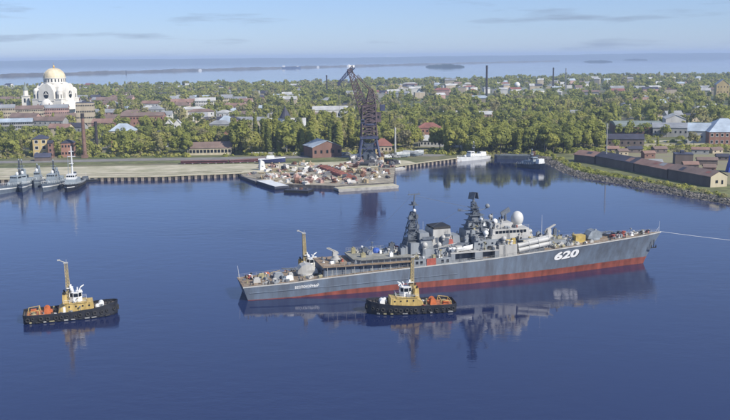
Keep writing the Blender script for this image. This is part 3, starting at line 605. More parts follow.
for x, z0_, z1_, y in ((58.2, 9.6, 12.4, -6.0), (66.6, 12.4, 18, -4.4), (70, 7.4, 10.6, -8.42), (86, 7.8, 12.3, -8.3), (88.4, 14.2, 17.2, -5.95), (99, 8.9, 11.8, -4.65)):
    mb = MB().cyl((-.25, 0, 0), (-.25, 0, z1_ - z0_), .04, n=4).cyl((.25, 0, 0), (.25, 0, z1_ - z0_), .04, n=4)
    for k in range(int((z1_ - z0_) / .4)): mb.cyl((-.25, 0, .3 + k * .4), (.25, 0, .3 + k * .4), .03, n=4)
    mb.build('ladder', M_mast, ship, (x, y - .12, z0_))
for a, b, y, z in ((53.2, 66.6, -8.2, 9.6), (67, 84, -8.3, 11.0), (84.2, 90.4, -8.0, 12.4), (76, 82, -6.3, 14.2), (83, 96, -5.6, 17.3), (57.8, 69, -5.7, 12.4), (98.6, 110.4, -4.3, 12.0), (35, 54, 7.4, 10.62), (24, 34, -7.4, 9.15)):
    mb = MB(); n = int((b - a) / 1.6)
    for k in range(n + 1): mb.cyl((a + (b - a) * k / n, y, z), (a + (b - a) * k / n, y, z + 1.05), .035, n=4, cap=False)
    for h in (.5, 1.05): mb.cyl((a, y, z + h), (b, y, z + h), .028, n=4)
    mb.build('railing', M_supl, ship)
for a, b in (((78, -1, 24), (56.7, 0, 29.5)), ((78, 1, 24), (56.7, 0, 29.5)), ((56.2, 0, 29.8), (36, 0, 11)), ((78.2, 0, 25), (110, -1, 12.2)), ((72, -1, 23.5), (60, -4, 18.4))): MB().cyl(a, b, .035, n=4).build('aerial_wire', M_mast, ship)

# tow rope
a = Vector((151.2 * math.cos(SH) + SO[0], 151.2 * math.sin(SH) + SO[1], 11.3)); b = G(900, 253, 4.0); pts = []
for k in range(25):
    t = k / 24; p = a.lerp(b, t); p.z -= 3.0 * 4 * t * (1 - t) * .35; pts.append(p)
tag(MB().path(pts, .06, 5).build('tow_rope', mat('white_rope', (.7, .7, .68), .8, .05)), 'thin white tow rope leading from the destroyer bow to the right', 'rope')

# ================================================================== TUGS
M_tugh = mat('tug_black', (0.022, 0.024, 0.032), 0.5, 0.3, 0.6)
M_rub = mat('tyre_rubber', (0.03, 0.03, 0.032), 0.85, 0.2, 1.5)
M_pad = mat('fender_grey', (0.26, 0.26, 0.26), 0.85, 0.3, 1.0)
M_och = mat('ochre_paint', (0.47, 0.34, 0.12), 0.6, 0.3, 1.2, streak=True)
M_ochm = mat('ochre_mast', (0.42, 0.34, 0.18), 0.65, 0.22, 0.6)
M_tdk = mat('tug_deck', (0.10, 0.085, 0.075), 0.85, 0.3, 0.6)
def tyre_mesh():
    mb = MB(); n, k = 12, 6; vs = []; fs = []
    for i in range(n):
        a = 2 * math.pi * i / n
        for j in range(k):
            b = 2 * math.pi * j / k; r = .42 + .17 * math.cos(b); vs.append((r * math.cos(a), .17 * math.sin(b), r * math.sin(a)))
    for i in range(n):
        for j in range(k): fs.append((i * k + j, i * k + (j + 1) % k, ((i + 1) % n) * k + (j + 1) % k, ((i + 1) % n) * k + j))
    return mb.add(vs, fs).mesh('tyre', M_rub)
TYRE = tyre_mesh()
TP = [(-13.2, 3.6, 1.9), (-12.2, 4.2, 1.85), (-8, 4.5, 1.8), (0, 4.6, 1.9), (6, 4.4, 2.3), (10, 3.4, 2.8), (12.2, 2.1, 3.1), (13.1, .9, 3.3), (13.4, .1, 3.35)]
def tug_y(x, k): return float(np.interp(x, [p[0] for p in TP], [p[k] for p in TP]))
def make_tug(label, big=1.0):
    t = thing('tugboat', label, 'tugboat')
    mb = MB(); secs = []
    for x, w, z in TP: secs.append([(x * .97, -w * .86, -.8), (x, -w * .97, .4), (x, -w, z), (x, w, z), (x, w * .97, .4), (x * .97, w * .86, -.8)])
    mb.loft(secs, closed=True); mb.build('hull', M_tugh, t)
    mb = MB()
    for sg in (-1, 1): mb.loft([[(x, sg * w, z - .2), (x * 1.005, sg * (w + .08), z + .75), (x, sg * max(0, w - .12), z + .75), (x, sg * max(0, w - .12), z - .1)] for x, w, z in TP], cap=True)
    mb.box((-13.2, 0, 2.2), (.15, 7.1, 1.1)); mb.build('bulwark', M_tugh, t)
    mb = MB(); mb.add([(x, sg * max(.02, w - .15), z + .03) for sg in (-1, 1) for x, w, z in TP], [(i, i + 1, len(TP) + i + 1, len(TP) + i) for i in range(len(TP) - 1)]); mb.build('deck', M_tdk, t)
    for sg in (-1, 1):
        x = -12.0
        while x < 12.4:
            w = tug_y(x, 1); w2 = tug_y(x + .5, 1); rz = math.atan2(sg * (w2 - w), .5)
            q_ = rng.uniform(.8, 1.25); link('tyre', TYRE, t, (x, sg * (w + .16), 1.35 + .035 * max(0, x) + rng.uniform(-.18, .14)), rz, (q_, 1, q_))
            x += rng.uniform(1.2, 2.4)
        x = -11.2
        while x < 11.5:
            w = tug_y(x, 1) * .975; w2 = tug_y(x + .5, 1) * .975; MB().box((0, 0, 0), (rng.uniform(.6, 1.6), .22, rng.uniform(.25, .45))).build('fender_pad', rng.choice((M_pad, M_pad, M_rub, M_khaki)), t, (x, sg * (w + .12), .42), math.atan2(sg * (w2 - w), .5)); x += 1.95
    MB().cyl((13.1, -1.1, 2.2), (13.1, 1.1, 2.2), .55, n=10).cyl((13.3, 0, 1.1), (13.3, 0, 2.4), .5, n=8).build('bow_fender', M_rub, t)
    # ochre deckhouse with a sloped after end
    dh = MB().side([(-3.6, 2.0), (6.6, 2.3), (6.3, 4.6), (-1.0, 4.6), (-3.2, 3.2)], 2.7, -2.7).build('deckhouse', M_och, t)
    for x in (-.4, 1.5, 3.4, 5.2):
        for sg in (-1, 1): MB().cyl((x, sg * 2.66, 3.7), (x, sg * 2.75, 3.7), .27, n=10).build('porthole', M_glass, dh)
    MB().box((0, 0, 0), (.7, .08, 1.6)).build('door', M_white, dh, (-1.8, -2.72, 2.95))
    MB().box((1.4, 0, 4.68), (6.6, 5.8, .14)).build('bridge_deck', M_och, t)
    mb = MB()
    for a, b in (((4.6, -2.8), (4.6, 2.8)), ((4.6, 2.8), (-1.8, 2.8)), ((-1.8, -2.8), (4.6, -2.8))):
        for h in (.5, 1.0): mb.cyl((*a, 4.75 + h), (*b, 4.75 + h), .035, n=4)
        for k in range(5): mb.cyl((a[0] + (b[0] - a[0]) * k / 4, a[1] + (b[1] - a[1]) * k / 4, 4.7), (a[0] + (b[0] - a[0]) * k / 4, a[1] + (b[1] - a[1]) * k / 4, 5.75), .04, n=4)
    mb.build('railing', M_white, t)
    # white octagonal wheelhouse
    oc = [(3.6 + 1.9 * math.cos(a) * 1.0, 1.9 * math.sin(a)) for a in [math.pi / 8 + k * math.pi / 4 for k in range(8)]]; oc = [(x - 2.0, y) for x, y in oc]
    wh = MB().prism(oc, 4.75, 6.2).prism([(1.6 + (x - 1.6) * .93, y * .93) for x, y in oc], 7.25, 7.55, -.08).build('wheelhouse', M_white, t)
    MB().prism([(1.6 + (x - 1.6) * .96, y * .96) for x, y in oc], 6.2, 7.25).build('window_band', M_glass, wh)
    for x, y in oc: MB().cyl((0, 0, 0), (-(x - 1.6) * .04, -y * .04, 1.2), .09, n=4).build('window_post', M_white, wh, (x, y, 6.1))
    MB().cyl((0, 0, 0), (0, 0, .9), .12, n=6).box((0, 0, 1.0), (.35, 2.2, .25)).build('radar', M_white, t, (2.2, -.3, 7.55))
    MB().cyl((0, 0, 0), (.5, 0, 1.1), .16, n=6).cyl((.5, 0, 1.1), (1.5, 0, 1.7), .2, .14, 8).build('fire_monitor', M_white, t, (2.6, .8, 7.5))
    MB().ball((0, 0, .6), .55, 10, 7).cyl((0, 0, -.3), (0, 0, .3), .2, n=6).build('satellite_dome', M_white, t, (.6, -1.0, 7.8), smooth=True)
    MB().box((0, 0, .35), (1.2, .9, .7), taper=.7).build('searchlight', M_white, t, (3.0, -1.1, 7.5))
    for sg in (-1, 1):
        fn_ = MB().box((0, 0, 1.3), (1.5, 1.1, 2.6), taper=.85).build('funnel', M_och, t, (-1.5, sg * 1.7, 4.6)); MB().cyl((0, 0, 2.6), (-.2, 0, 3.3), .25, n=8).build('exhaust', M_blk, fn_)
    # tall mast
    ms = MB().lattice((-.3, 0, 4.7), (-.6, 0, 16.3), 1.3, .8, 12, .09, .055, Matrix.Identity(3).to_quaternion()).box((-.42, 0, 9.5), (.55, .5, 9.6), taper=.8).build('mast', M_ochm, t)
    MB().box((-.6, 0, 16.4), (1.3, 1.2, .2)).cyl((-.6, 0, 16.4), (-2.4, 0, 17.3), .16, .1, 6).box((-2.5, 0, 17.35), (.8, .5, .35)).cyl((-.4, 0, 16.4), (-.4, 0, 17.4), .06, n=4).build('mast_head', M_supl, ms)
    MB().box((.1, 0, 8.9), (1.8, 2.4, .12)).box((.4, .7, 9.3), (.4, .4, .7)).cyl((.2, -1.1, 8.95), (.2, -1.1, 9.9), .22, n=8).build('mast_platform', M_white, ms)
    # foredeck and after deck gear
    MB().box((0, 0, .5), (1.5, 2.4, 1.0)).cyl((0, -1.3, .7), (0, 1.3, .7), .75, n=12).build('anchor_winch', M_white, t, (8.7, 0, 2.55))
    MB().ball((0, 0, .5), .8, 10, 6, -.4).cyl((0, 0, -.2), (0, 0, .4), .4, n=8).build('vent_cowl', M_white, t, (7.6, -2.0, 2.5), smooth=True)
    MB().cyl((-.5, 0, 0), (-.5, 0, 1.0), .22, n=8).cyl((.5, 0, 0), (.5, 0, 1.0), .22, n=8).cyl((-.8, 0, .7), (.8, 0, .7), .14, n=6).build('bollard', M_blk, t, (11.0, 0, 2.9))
    mb = MB().prism([(-12.2, -3.0), (-5.6, -3.4), (-5.6, 3.4), (-12.2, 3.0)], 1.9, 2.06); mb.build('after_deck', mat('orange_deck', (.40, .15, .07), .8, .3, .5), t)
    MB().box((0, -1.5, .7), (2.0, .25, 1.5), taper=.7).box((0, 1.5, .7), (2.0, .25, 1.5), taper=.7).cyl((0, -1.5, .9), (0, 1.5, .9), .55, n=12).cyl((0, -1.4, .9), (0, -1.25, .9), .9, n=14).cyl((0, 1.25, .9), (0, 1.4, .9), .9, n=14).box((1.1, 0, .35), (.8, 1.6, .7)).build('towing_winch', M_ora, t, (-6.6, 0, 2.05))
    mb = MB()
    for y in (-2.6, 2.6): mb.path([(-8.6, y, 2.0), (-8.8, y, 3.5)], .14, 6).path([(-11.8, y, 2.0), (-11.8, y, 3.1), (-8.8, y, 3.5)], .1, 6)
    mb.path([(-8.8, -2.6, 3.5), (-8.8, 2.6, 3.5)], .14, 6).path([(-11.8, -2.6, 3.1), (-11.8, 2.6, 3.1)], .1, 6); mb.build('tow_frame', M_och, t)
    MB().box((0, 0, .45), (1.6, 1.4, .9)).build('deck_hatch', M_ora, t, (-10.4, 1.2, 2.05))
    MB().cyl((0, 0, 0), (0, 0, .35), .9, n=14).cyl((0, 0, .35), (0, 0, .6), .6, n=14).build('rope_coil', M_khaki, t, (-10.4, -1.3, 2.05))
    for _ in range(26):
        z_ = rng.choice((0, 0, 1)); x_ = rng.uniform(-12, 11.5) if not z_ else rng.uniform(-1.6, 4.4); y_ = rng.uniform(-.8, .8) * (tug_y(x_, 1) - .5) if not z_ else rng.choice((-2.3, 2.3))
        if not z_ and -4 < x_ < 7: y_ = rng.choice((-1, 1)) * rng.uniform(3.0, 3.8)
        k_ = rng.randrange(6); c_ = rng.choices(range(9), (4, 3, 5, 4, 5, 0, 4, 3, 1))[0]
        if (k_, c_) not in FIT: FIT[k_, c_] = fitting(k_).mesh('deck_fitting', GM[c_])
        link('deck_fitting', FIT[k_, c_], t, (x_, y_, 4.75 if z_ else tug_y(x_, 2) + .03), rng.random() * 3, (rng.uniform(.5, .9),) * 3)
    return t
t1 = make_tug('black tugboat with yellow deckhouse alone at the left of the water')
p0, p1 = G(25, 324), G(116, 311); c = (p0 + p1) / 2; t1.location = (c.x - .3, c.y + .8, 0); t1.rotation_euler.z = math.atan2(p1.y - p0.y, p1.x - p0.x) * .62
t2 = copy_tree(t1); t2['label'] = 'black tugboat with yellow deckhouse in front of the middle of the destroyer'
c = (G(366, 314) + G(455, 309)) / 2; t2.location = (c.x, c.y + 1.2, 0); t2.rotation_euler.z = math.pi + math.radians(7)
t3 = copy_tree(t1); t3['label'] = 'tugboat half hidden behind the stern of the destroyer'
sx, sy = 22.6, 14.0; t3.location = (SO[0] + sx * math.cos(SH) - sy * math.sin(SH), SO[1] + sx * math.sin(SH) + sy * math.cos(SH), 0); t3.rotation_euler.z = SH + math.radians(3)
for t in (t1, t2, t3): t['group'] = 'harbour tugs around the destroyer'

# ================================================================== MOORED CRAFT
M_pgrey = mat('patrol_grey', (0.24, 0.28, 0.31), 0.55, 0.15, 0.4)
M_phull = mat('patrol_hull', (0.10, 0.125, 0.16), .55, .2, .4)
M_pdk = mat('patrol_dark', (0.06, 0.075, 0.10), 0.6, 0.25, 0.4)
M_pdeck = mat('patrol_deck', (0.13, 0.15, 0.16), 0.8, 0.2, 0.4)
def craft_hull(t, ln, bm, zs, zb, m, low=None, deck=None):
    secs = []; dk_ = []
    for u, w in ((0, .84), (.1, .92), (.35, 1), (.6, .97), (.78, .74), (.9, .42), (.97, .14), (1, .02)):
        x = (u - .5) * ln; z = zs + (zb - zs) * u ** 2; y = w * bm / 2; xw = x * (1 if u < .5 else .95)
        secs.append([(xw, -y * .82, -.6), (xw, -y * .88, .5), (x, -y, z), (x, y, z), (xw, y * .88, .5), (xw, y * .82, -.6)]); dk_.append((x, y, z))
    h = MB().loft(secs, closed=True).build('hull', m, t)
    MB().loft([[(x, -max(.01, y - .15), z + .03), (x, max(.01, y - .15), z + .03)] for x, y, z in dk_], cap=False).build('deck', deck or M_pdeck, t)
    mb = MB()
    for sg in (-1, 1):
        P_ = [Vector((x, sg * y * .97, z)) for x, y, z in dk_]
        for a, b in zip(P_[:-1], P_[1:]):
            k = max(1, int((b - a).length / 2))
            for i in range(k): q = a.lerp(b, i / k); mb.cyl(q, q + Vector((0, 0, 1)), .04, n=4, cap=False)
        mb.path([p + Vector((0, 0, 1)) for p in P_], .035, 4)
    mb.build('railing', M_white, t)
    if low:
        MB().loft([[(x * s_, -y * .93 - .03, z * f - .2), (x * s_, -y * .97 - .03, z * f + .25)] for (x, y, z), f, s_ in [(d, .62, .985) for d in dk_]], cap=False).build('hull_stripe', low, t)
        MB().loft([[(x * s_, y * .97 + .03, z * f + .25), (x * s_, y * .93 + .03, z * f - .2)] for (x, y, z), f, s_ in [(d, .62, .985) for d in dk_]], cap=False).build('hull_stripe', low, t)
    return h
def patrol(label, loc, rz, ln=30, bm=6.4, m=None, msup=None, mast=9.0, group='grey craft moored side by side at the quay', name='patrol_boat', cat='patrol boat', stripe=None):
    t = thing(name, label, cat, loc, rz, group); m = m or M_phull; msup = msup or M_pgrey
    craft_hull(t, ln, bm, 1.9, 3.6, m, stripe); t.scale = (1, 1, 1.35 if stripe else 1)
    ch = MB().box((-ln * .06, 0, 3.1), (ln * .42, bm * .68, 2.3), taper=.94).build('deckhouse', msup, t)
    for k in range(5):
        for sg in (-1, 1): MB().cyl((-ln * .2 + k * ln * .07, sg * bm * .325, 3.2), (-ln * .2 + k * ln * .07, sg * bm * .345, 3.2), .24, n=8).build('porthole', M_glass, ch)
    br_ = MB().side([(0, 4.2), (ln * .13, 4.2), (ln * .115, 6.3), (.2, 6.3)], bm * .28, -bm * .28).build('wheelhouse', msup, t)
    for k in range(4): MB().box((0, 0, 0), (.1, bm * .11, .75)).build('window', M_glass, br_, (ln * .121, -bm * .2 + k * bm * .133, 5.5))
    for sg in (-1, 1): MB().box((0, 0, 0), (ln * .08, .1, .7)).build('window', M_glass, br_, (ln * .062, sg * bm * .282, 5.5))
    ms = MB().lattice((-.8, 0, 4.2), (-1.2, 0, 4.2 + mast), 1.3, .5, 6, .09, .06, Matrix.Identity(3).to_quaternion()).box((-1, 0, 4.2 + mast * .35), (.6, .5, mast * .7), taper=.7).build('mast', M_pdk, t)
    MB().box((-1, 0, 4.2 + mast * .7), (.5, 3.2, .18)).ball((-.9, 0, 4.4 + mast), .45, 8, 6).box((-.7, 0, 4.2 + mast * .55), (1.2, 1.6, .15)).box((-.4, 0, 4.5 + mast * .55), (.3, 1.8, .3)).build('radar', msup, ms)
    if stripe: MB().box((-3.4, 0, 5.4), (4.4, bm * .5, 2.4), taper=.85).box((-3.4, 0, 7.0), (2.6, bm * .36, 1.2), taper=.8).cyl((-6.2, 0, 4), (-6.6, 0, 8.4), .9, .7, 8).build('after_house', msup, t); MB().ball((0, 0, 0), .9, 10, 6).build('radar_dome', M_wht, t, (1.6, 0, 6.9))
    g = MB().lathe((0, 0, 0), [(1.0, 0), (1.0, .6), (.8, 1.3), (.3, 1.6)], 10).build('deck_gun', msup, t, (ln * .24, 0, 2.6)); MB().cyl((.3, 0, 1.0), (2.2, 0, 1.25), .1, n=6).build('barrel', M_pdk, g)
    MB().box((0, 0, .6), (2.6, 2.0, 1.2), taper=.9).build('after_locker', msup, t, (-ln * .38, 0, 2.0)); MB().box((0, 0, .5), (1.2, 1.2, 1.6), taper=.8).build('exhaust_casing', M_pdk, t, (-ln * .2, 0, 4.3))
    for sg in (-1, 1): MB().cyl((0, sg * 1.6, .6), (2, sg * 1.6, .6), .45, n=10).build('life_raft', M_white, t, (-ln * .32, 0, 2.0))
    return t
M_wht = mat('ship_white', (0.62, 0.63, 0.62), .5, .08, .4)
def at(x, y, z=0): p = G(x, y, z); return (p.x, p.y, 0)
def moored(label, xb, yb, ang, ln, **kw):         # bow at the pixel, heading ang (deg, world)
    p = G(xb, yb); a = math.radians(ang); return patrol(label, (p.x - math.cos(a) * ln / 2, p.y - math.sin(a) * ln / 2, 0), a, ln, **kw)
moored('blue grey patrol boat cut off by the left edge of the picture', -3, 195, -101, 46, mast=8.5, bm=8.4, stripe=M_wht)
moored('narrow grey patrol boat with white striped bow, second from the left edge', 22.5, 192.6, -71, 38, mast=8, bm=7.4, stripe=M_wht)
moored('pale grey patrol boat between the narrow boat and the black tug', 42.5, 192.4, -89, 42, mast=7.5, bm=8.8, stripe=M_wht)
moored('low dark grey workboat squeezed in between the two pale bowed patrol boats', 34.5, 188, -80, 24, mast=5, bm=5.6, stripe=M_pgrey)
# black harbour tug with white house and tall white mast beside them
p = G(67, 192.6); a = math.radians(-84); ln = 36
bt = thing('harbour_tug', 'black hulled tug with white house and tall white mast moored at the quay', 'tugboat', (p.x - math.cos(a) * ln / 2, p.y - math.sin(a) * ln / 2, 0), a)
craft_hull(bt, ln, 9.5, 2.4, 4.6, M_tugh, M_wht)
MB().box((1, 0, 4.6), (15, 6.4, 3.0), taper=.93).build('deckhouse', M_pgrey, bt); wh = MB().box((3.5, 0, 7.5), (6, 5.4, 2.8), taper=.9).build('wheelhouse', M_wht, bt)
for k in range(4): MB().box((0, 0, 0), (.12, .9, .9)).build('window', M_glass, wh, (6.36, -1.8 + k * 1.2, 7.9))
for sg in (-1, 1):
    for k in range(3): MB().box((0, 0, 0), (1.1, .12, .9)).build('window', M_glass, wh, (1.9 + k * 1.6, sg * 2.6, 7.9))
ms = MB().cyl((.6, 0, 8.5), (.2, 0, 25), .55, .3, 8).build('mast', M_wht, bt); MB().box((.4, 0, 19), (.5, 4.4, .3)).box((.4, 0, 22), (.4, 2.8, .25)).cyl((.3, 0, 14), (1.8, 0, 14.6), .15, n=5).box((1.8, 0, 14.9), (.4, 2.6, .4)).build('crosstree', M_wht, ms)
MB().cyl((4.0, -1.5, 8.5), (4, -1.5, 20), .22, .12, 6).build('aerial_pole', M_pgrey, bt)
MB().box((-3.6, 0, 7.2), (3.2, 2.8, 4.2), taper=.85).build('funnel', M_pdk, bt)
for sg in (-1, 1):
    for k in range(9): link('tyre', TYRE, bt, (-13 + k * 3, sg * (4.72 - .03 * max(0, k - 5) ** 3), 1.9 + .1 * k), -sg * .09 * max(0, k - 5), (1.4, 1.4, 1.4))
MB().box((0, 0, .6), (2.4, 3, 1.3), taper=.9).build('anchor_winch', M_pgrey, bt, (11, 0, 3.6)); MB().box((0, 0, .8), (2.8, 3.4, 1.6), taper=.9).build('towing_winch', M_pdk, bt, (-10, 0, 2.5))
# small dark launch alongside
q = G(92, 180.5); lt = thing('work_launch', 'small dark launch tied up right of the black tug', 'boat', (q.x - 2, q.y - 5, 0), math.radians(200))
craft_hull(lt, 13, 4, 1.3, 2.0, M_tugh); MB().box((.5, 0, 2.3), (4, 2.6, 2.0), taper=.88).build('cabin', M_pdk, lt); MB().box((2.4, 0, 2.6), (.1, 1.8, .7)).build('window', M_glass, lt); MB().cyl((0, 0, 3.2), (0, 0, 6), .08, n=5).build('mast', M_wht, lt)
# white ship by the trees
q0, q1 = G(450, 163), G(493, 158); a = math.atan2(q0.y - q1.y, q0.x - q1.x)
wt = patrol('white patrol ship moored before the trees right of the crane', ((q0.x + q1.x) / 2 + 1, (q0.y + q1.y) / 2 + 4.5, 0), a, 33, 7.2, M_wht, M_wht, 8.5, 'white and dark craft under the trees', 'patrol_ship', 'ship')
MB().box((-9.5, 0, 3.6), (6, 4.4, 3.2), taper=.9).build('after_house', M_wht, wt)
q = G(546, 170); a = math.radians(-58)
dkb = patrol('dark hulled craft with white stern block lying right of the wooded shore', (q.x - math.cos(a) * 13, q.y - math.sin(a) * 13, 0), a, 27, 7.4, M_pdk, M_pgrey, 6.0, 'white and dark craft under the trees', 'dark_craft', 'boat')
MB().box((8.0, 0, 4.4), (3.4, 4.6, 2.6), taper=.9).build('bow_shelter', M_wht, dkb); dkb.scale = (.9, 1.1, 1.2)
q = G(517, 159); bg = thing('dark_barge', 'long dark barge lying under the trees left of the dark craft', 'barge', (q.x, q.y + 2, 0), math.radians(-14))
MB().loft([[(x, -4 * w, -.6), (x, -4.2 * w, 2.4 + z), (x, 4.2 * w, 2.4 + z), (x, 4 * w, -.6)] for x, w, z in ((-16, .7, .6), (-14, 1, 0), (13, 1, 0), (16, .6, .7))]).build('hull', M_pdk, bg)
MB().b2(-12, 10, -3.2, 3.2, 2.4, 3.0).build('cargo_hatch', M_pdeck, bg); MB().box((12.2, 0, 4), (3, 4, 3), taper=.9).build('cabin', mat('rust_brown', (.16, .08, .055), .8, .35, .4), bg)
# grey covered boats laid up on the short quay
for i, (x, y, ln, rz) in enumerate(((403, 157.3, 11, 20), (411, 156.2, 13, -35), (419, 155.4, 10, 40))):
    q = G(x, y, GZ); bo = thing('laid_up_boat', ('grey covered boat on the quay nearest the crane', 'largest grey covered boat in the middle on the short quay', 'grey covered boat on the quay nearest the white ship')[i], 'boat', (q.x, q.y, GZ), math.radians(rz), 'boats laid up on the short quay')
    MB().loft([[((u - .5) * ln, -w * ln * .16, 2.2), ((u - .5) * ln, -w * ln * .1, .5), ((u - .5) * ln, w * ln * .1, .5), ((u - .5) * ln, w * ln * .16, 2.2)] for u, w in ((0, .8), (.4, 1), (.8, .7), (1, .05))], closed=True).build('hull', M_pgrey, bo)
    MB().loft([[((u - .5) * ln, -w * ln * .16, 2.22), ((u - .5) * ln, -w * ln * .12, 3.6), ((u - .5) * ln, 0, 4.3 - .6 * abs(u - .4)), ((u - .5) * ln, w * ln * .12, 3.6), ((u - .5) * ln, w * ln * .16, 2.22)] for u, w in ((0, .8), (.2, .95), (.4, 1), (.8, .7), (1, .05))]).build('canvas_cover', mat('pale_canvas', (.42, .44, .44), .8, .25, .4), bo)
    for k in (-.25, .25): MB().b2(k * ln - .2, k * ln + .2, -ln * .12, ln * .12, 0, .9).build('cradle', M_pdk, bo)

# ================================================================== CRANE
M_crn = mat('crane_rust', (0.11, 0.078, 0.082), 0.7, 0.35, 0.25)
M_crb = mat('crane_blue', (0.05, 0.06, 0.115), 0.65, 0.3, 0.25)
cb = G(369, 158.5, GZ); crane = thing('portal_crane', 'towering dark lattice harbour crane with bent jib behind the scrap pier', 'crane', (cb.x, cb.y, GZ), math.radians(4))
ID = Matrix.Identity(3).to_quaternion()
for sx in (-6.2, 6.2):
    for sy in (-6, 6):
        lg = MB().cyl((sx * 1.25, sy * 1.2, 0), (sx * .82, sy * .8, 15), 1.0, .8, 6).build('portal_leg', M_crb, crane); MB().box((sx * 1.25, sy * 1.2, .6), (4.2, 1.4, 1.2)).build('bogie', M_pdk, lg)
MB().box((0, 0, 15.6), (13, 12, 1.8)).box((0, -5.8, 8), (12.5, .6, .8)).box((0, 5.8, 8), (12.5, .6, .8)).cyl((-6.5, -6.2, 2), (5.2, -5, 14), .3, n=4).cyl((6.5, -6.2, 2), (-5.2, -5, 14), .3, n=4).cyl((6.5, 6.2, 2), (-5.2, 5, 14), .3, n=4).build('portal_frame', M_crb, crane)
MB().box((0, 0, 6.5), (9, 8.5, 9), taper=.9).box((2, -5.5, 2), (5, 3, 4)).box((-3.5, -5.2, 1.4), (3, 3, 2.8), .3).build('portal_room', M_pdk, crane)
MB().lattice((0, 0, 16.5), (0, 0, 38), 11.0, 9.0, 6, .55, .34, ID).build('tower', M_crn, crane)
MB().lattice((0, 0, 16.5), (0, 0, 38), 5.5, 5.0, 7, .4, .28, ID).build('inner_mast', M_crn, crane)
MB().cyl((0, 0, 24.5), (0, 0, 25.6), 6.0, 6.0, 16).build('slewing_ring', M_crb, crane)
hs = MB().box((4.2, 0, 29.6), (9, 7.5, 6.0)).box((4.2, 0, 33.0), (9.4, 8, .6)).build('machinery_house', M_crn, crane)
for k in range(3): MB().box((0, 0, 0), (1.3, .12, 1.4)).build('window', M_glass, hs, (1.6 + k * 2.6, -3.82, 30.2))
MB().box((-4.6, -4.6, 27.4), (2.6, 2.4, 2.8), taper=.9).build('cabin', M_crb, crane); MB().box((-4.6, -5.84, 27.6), (2.0, .12, 1.4)).build('cabin_window', M_glass, crane)
MB().box((10.0, 0, 36.6), (3.6, 5, 4.4)).build('counterweight', M_crb, crane)
MB().lattice((1.5, 0, 36), (2.0, 0, 50), 8.0, 2.6, 5, .45, .28, ID).build('a_frame', M_crn, crane)
JB, JT = Vector((-2.5, 0, 33)), Vector((-13.4, 0, 64.5))
MB().lattice(JB, JT, 7.0, 2.6, 11, .45, .27).build('jib', M_crn, crane)
MB().cyl((3.0, 1.2, 47.5), JT + Vector((.8, .8, -1)), .26, n=5).cyl((3.0, -1.2, 47.5), JT + Vector((.8, -.8, -1)), .26, n=5).lattice((3, 0, 47.5), (-7.6, 0, 60), 1.6, 1.2, 5, .16, .1).build('tie', M_crn, crane)
MB().cyl((3, 0, 48), (10, 1.6, 37.5), .3, n=5).cyl((3, 0, 48), (10, -1.6, 37.5), .3, n=5).build('backstay', M_crn, crane)
fj = MB().lattice(JT + Vector((3.0, 0, 1.6)), JT + Vector((-7.4, 0, -9.6)), 2.6, 1.5, 6, .36, .24).build('fly_jib', M_crb, crane)
MB().box(JT + Vector((1.6, 0, 1.9)), (4.2, 2.4, 1.6)).build('jib_head', M_white, crane)
MB().box(JT + Vector((-7.6, 0, -10.4)), (2.2, 1.8, 2.4)).build('sheave_block', M_crb, fj)
MB().cyl(JT + Vector((-7.6, .3, -11)), JT + Vector((-7.6, .3, -30)), .1, n=4).cyl(JT + Vector((-7.6, -.3, -11)), JT + Vector((-7.6, -.3, -30)), .1, n=4).build('hoist_rope', M_pdk, crane)
MB().box(JT + Vector((-7.6, 0, -31)), (1.4, 1.2, 2.2), taper=.6).build('hook_block', M_pdk, crane)
for z in (20, 24, 31, 36, 41): MB().box((0, 0, z), (10.4 - (z - 16) * .1, 10.8 - (z - 16) * .1, .25)).build('walkway', M_crn, crane)

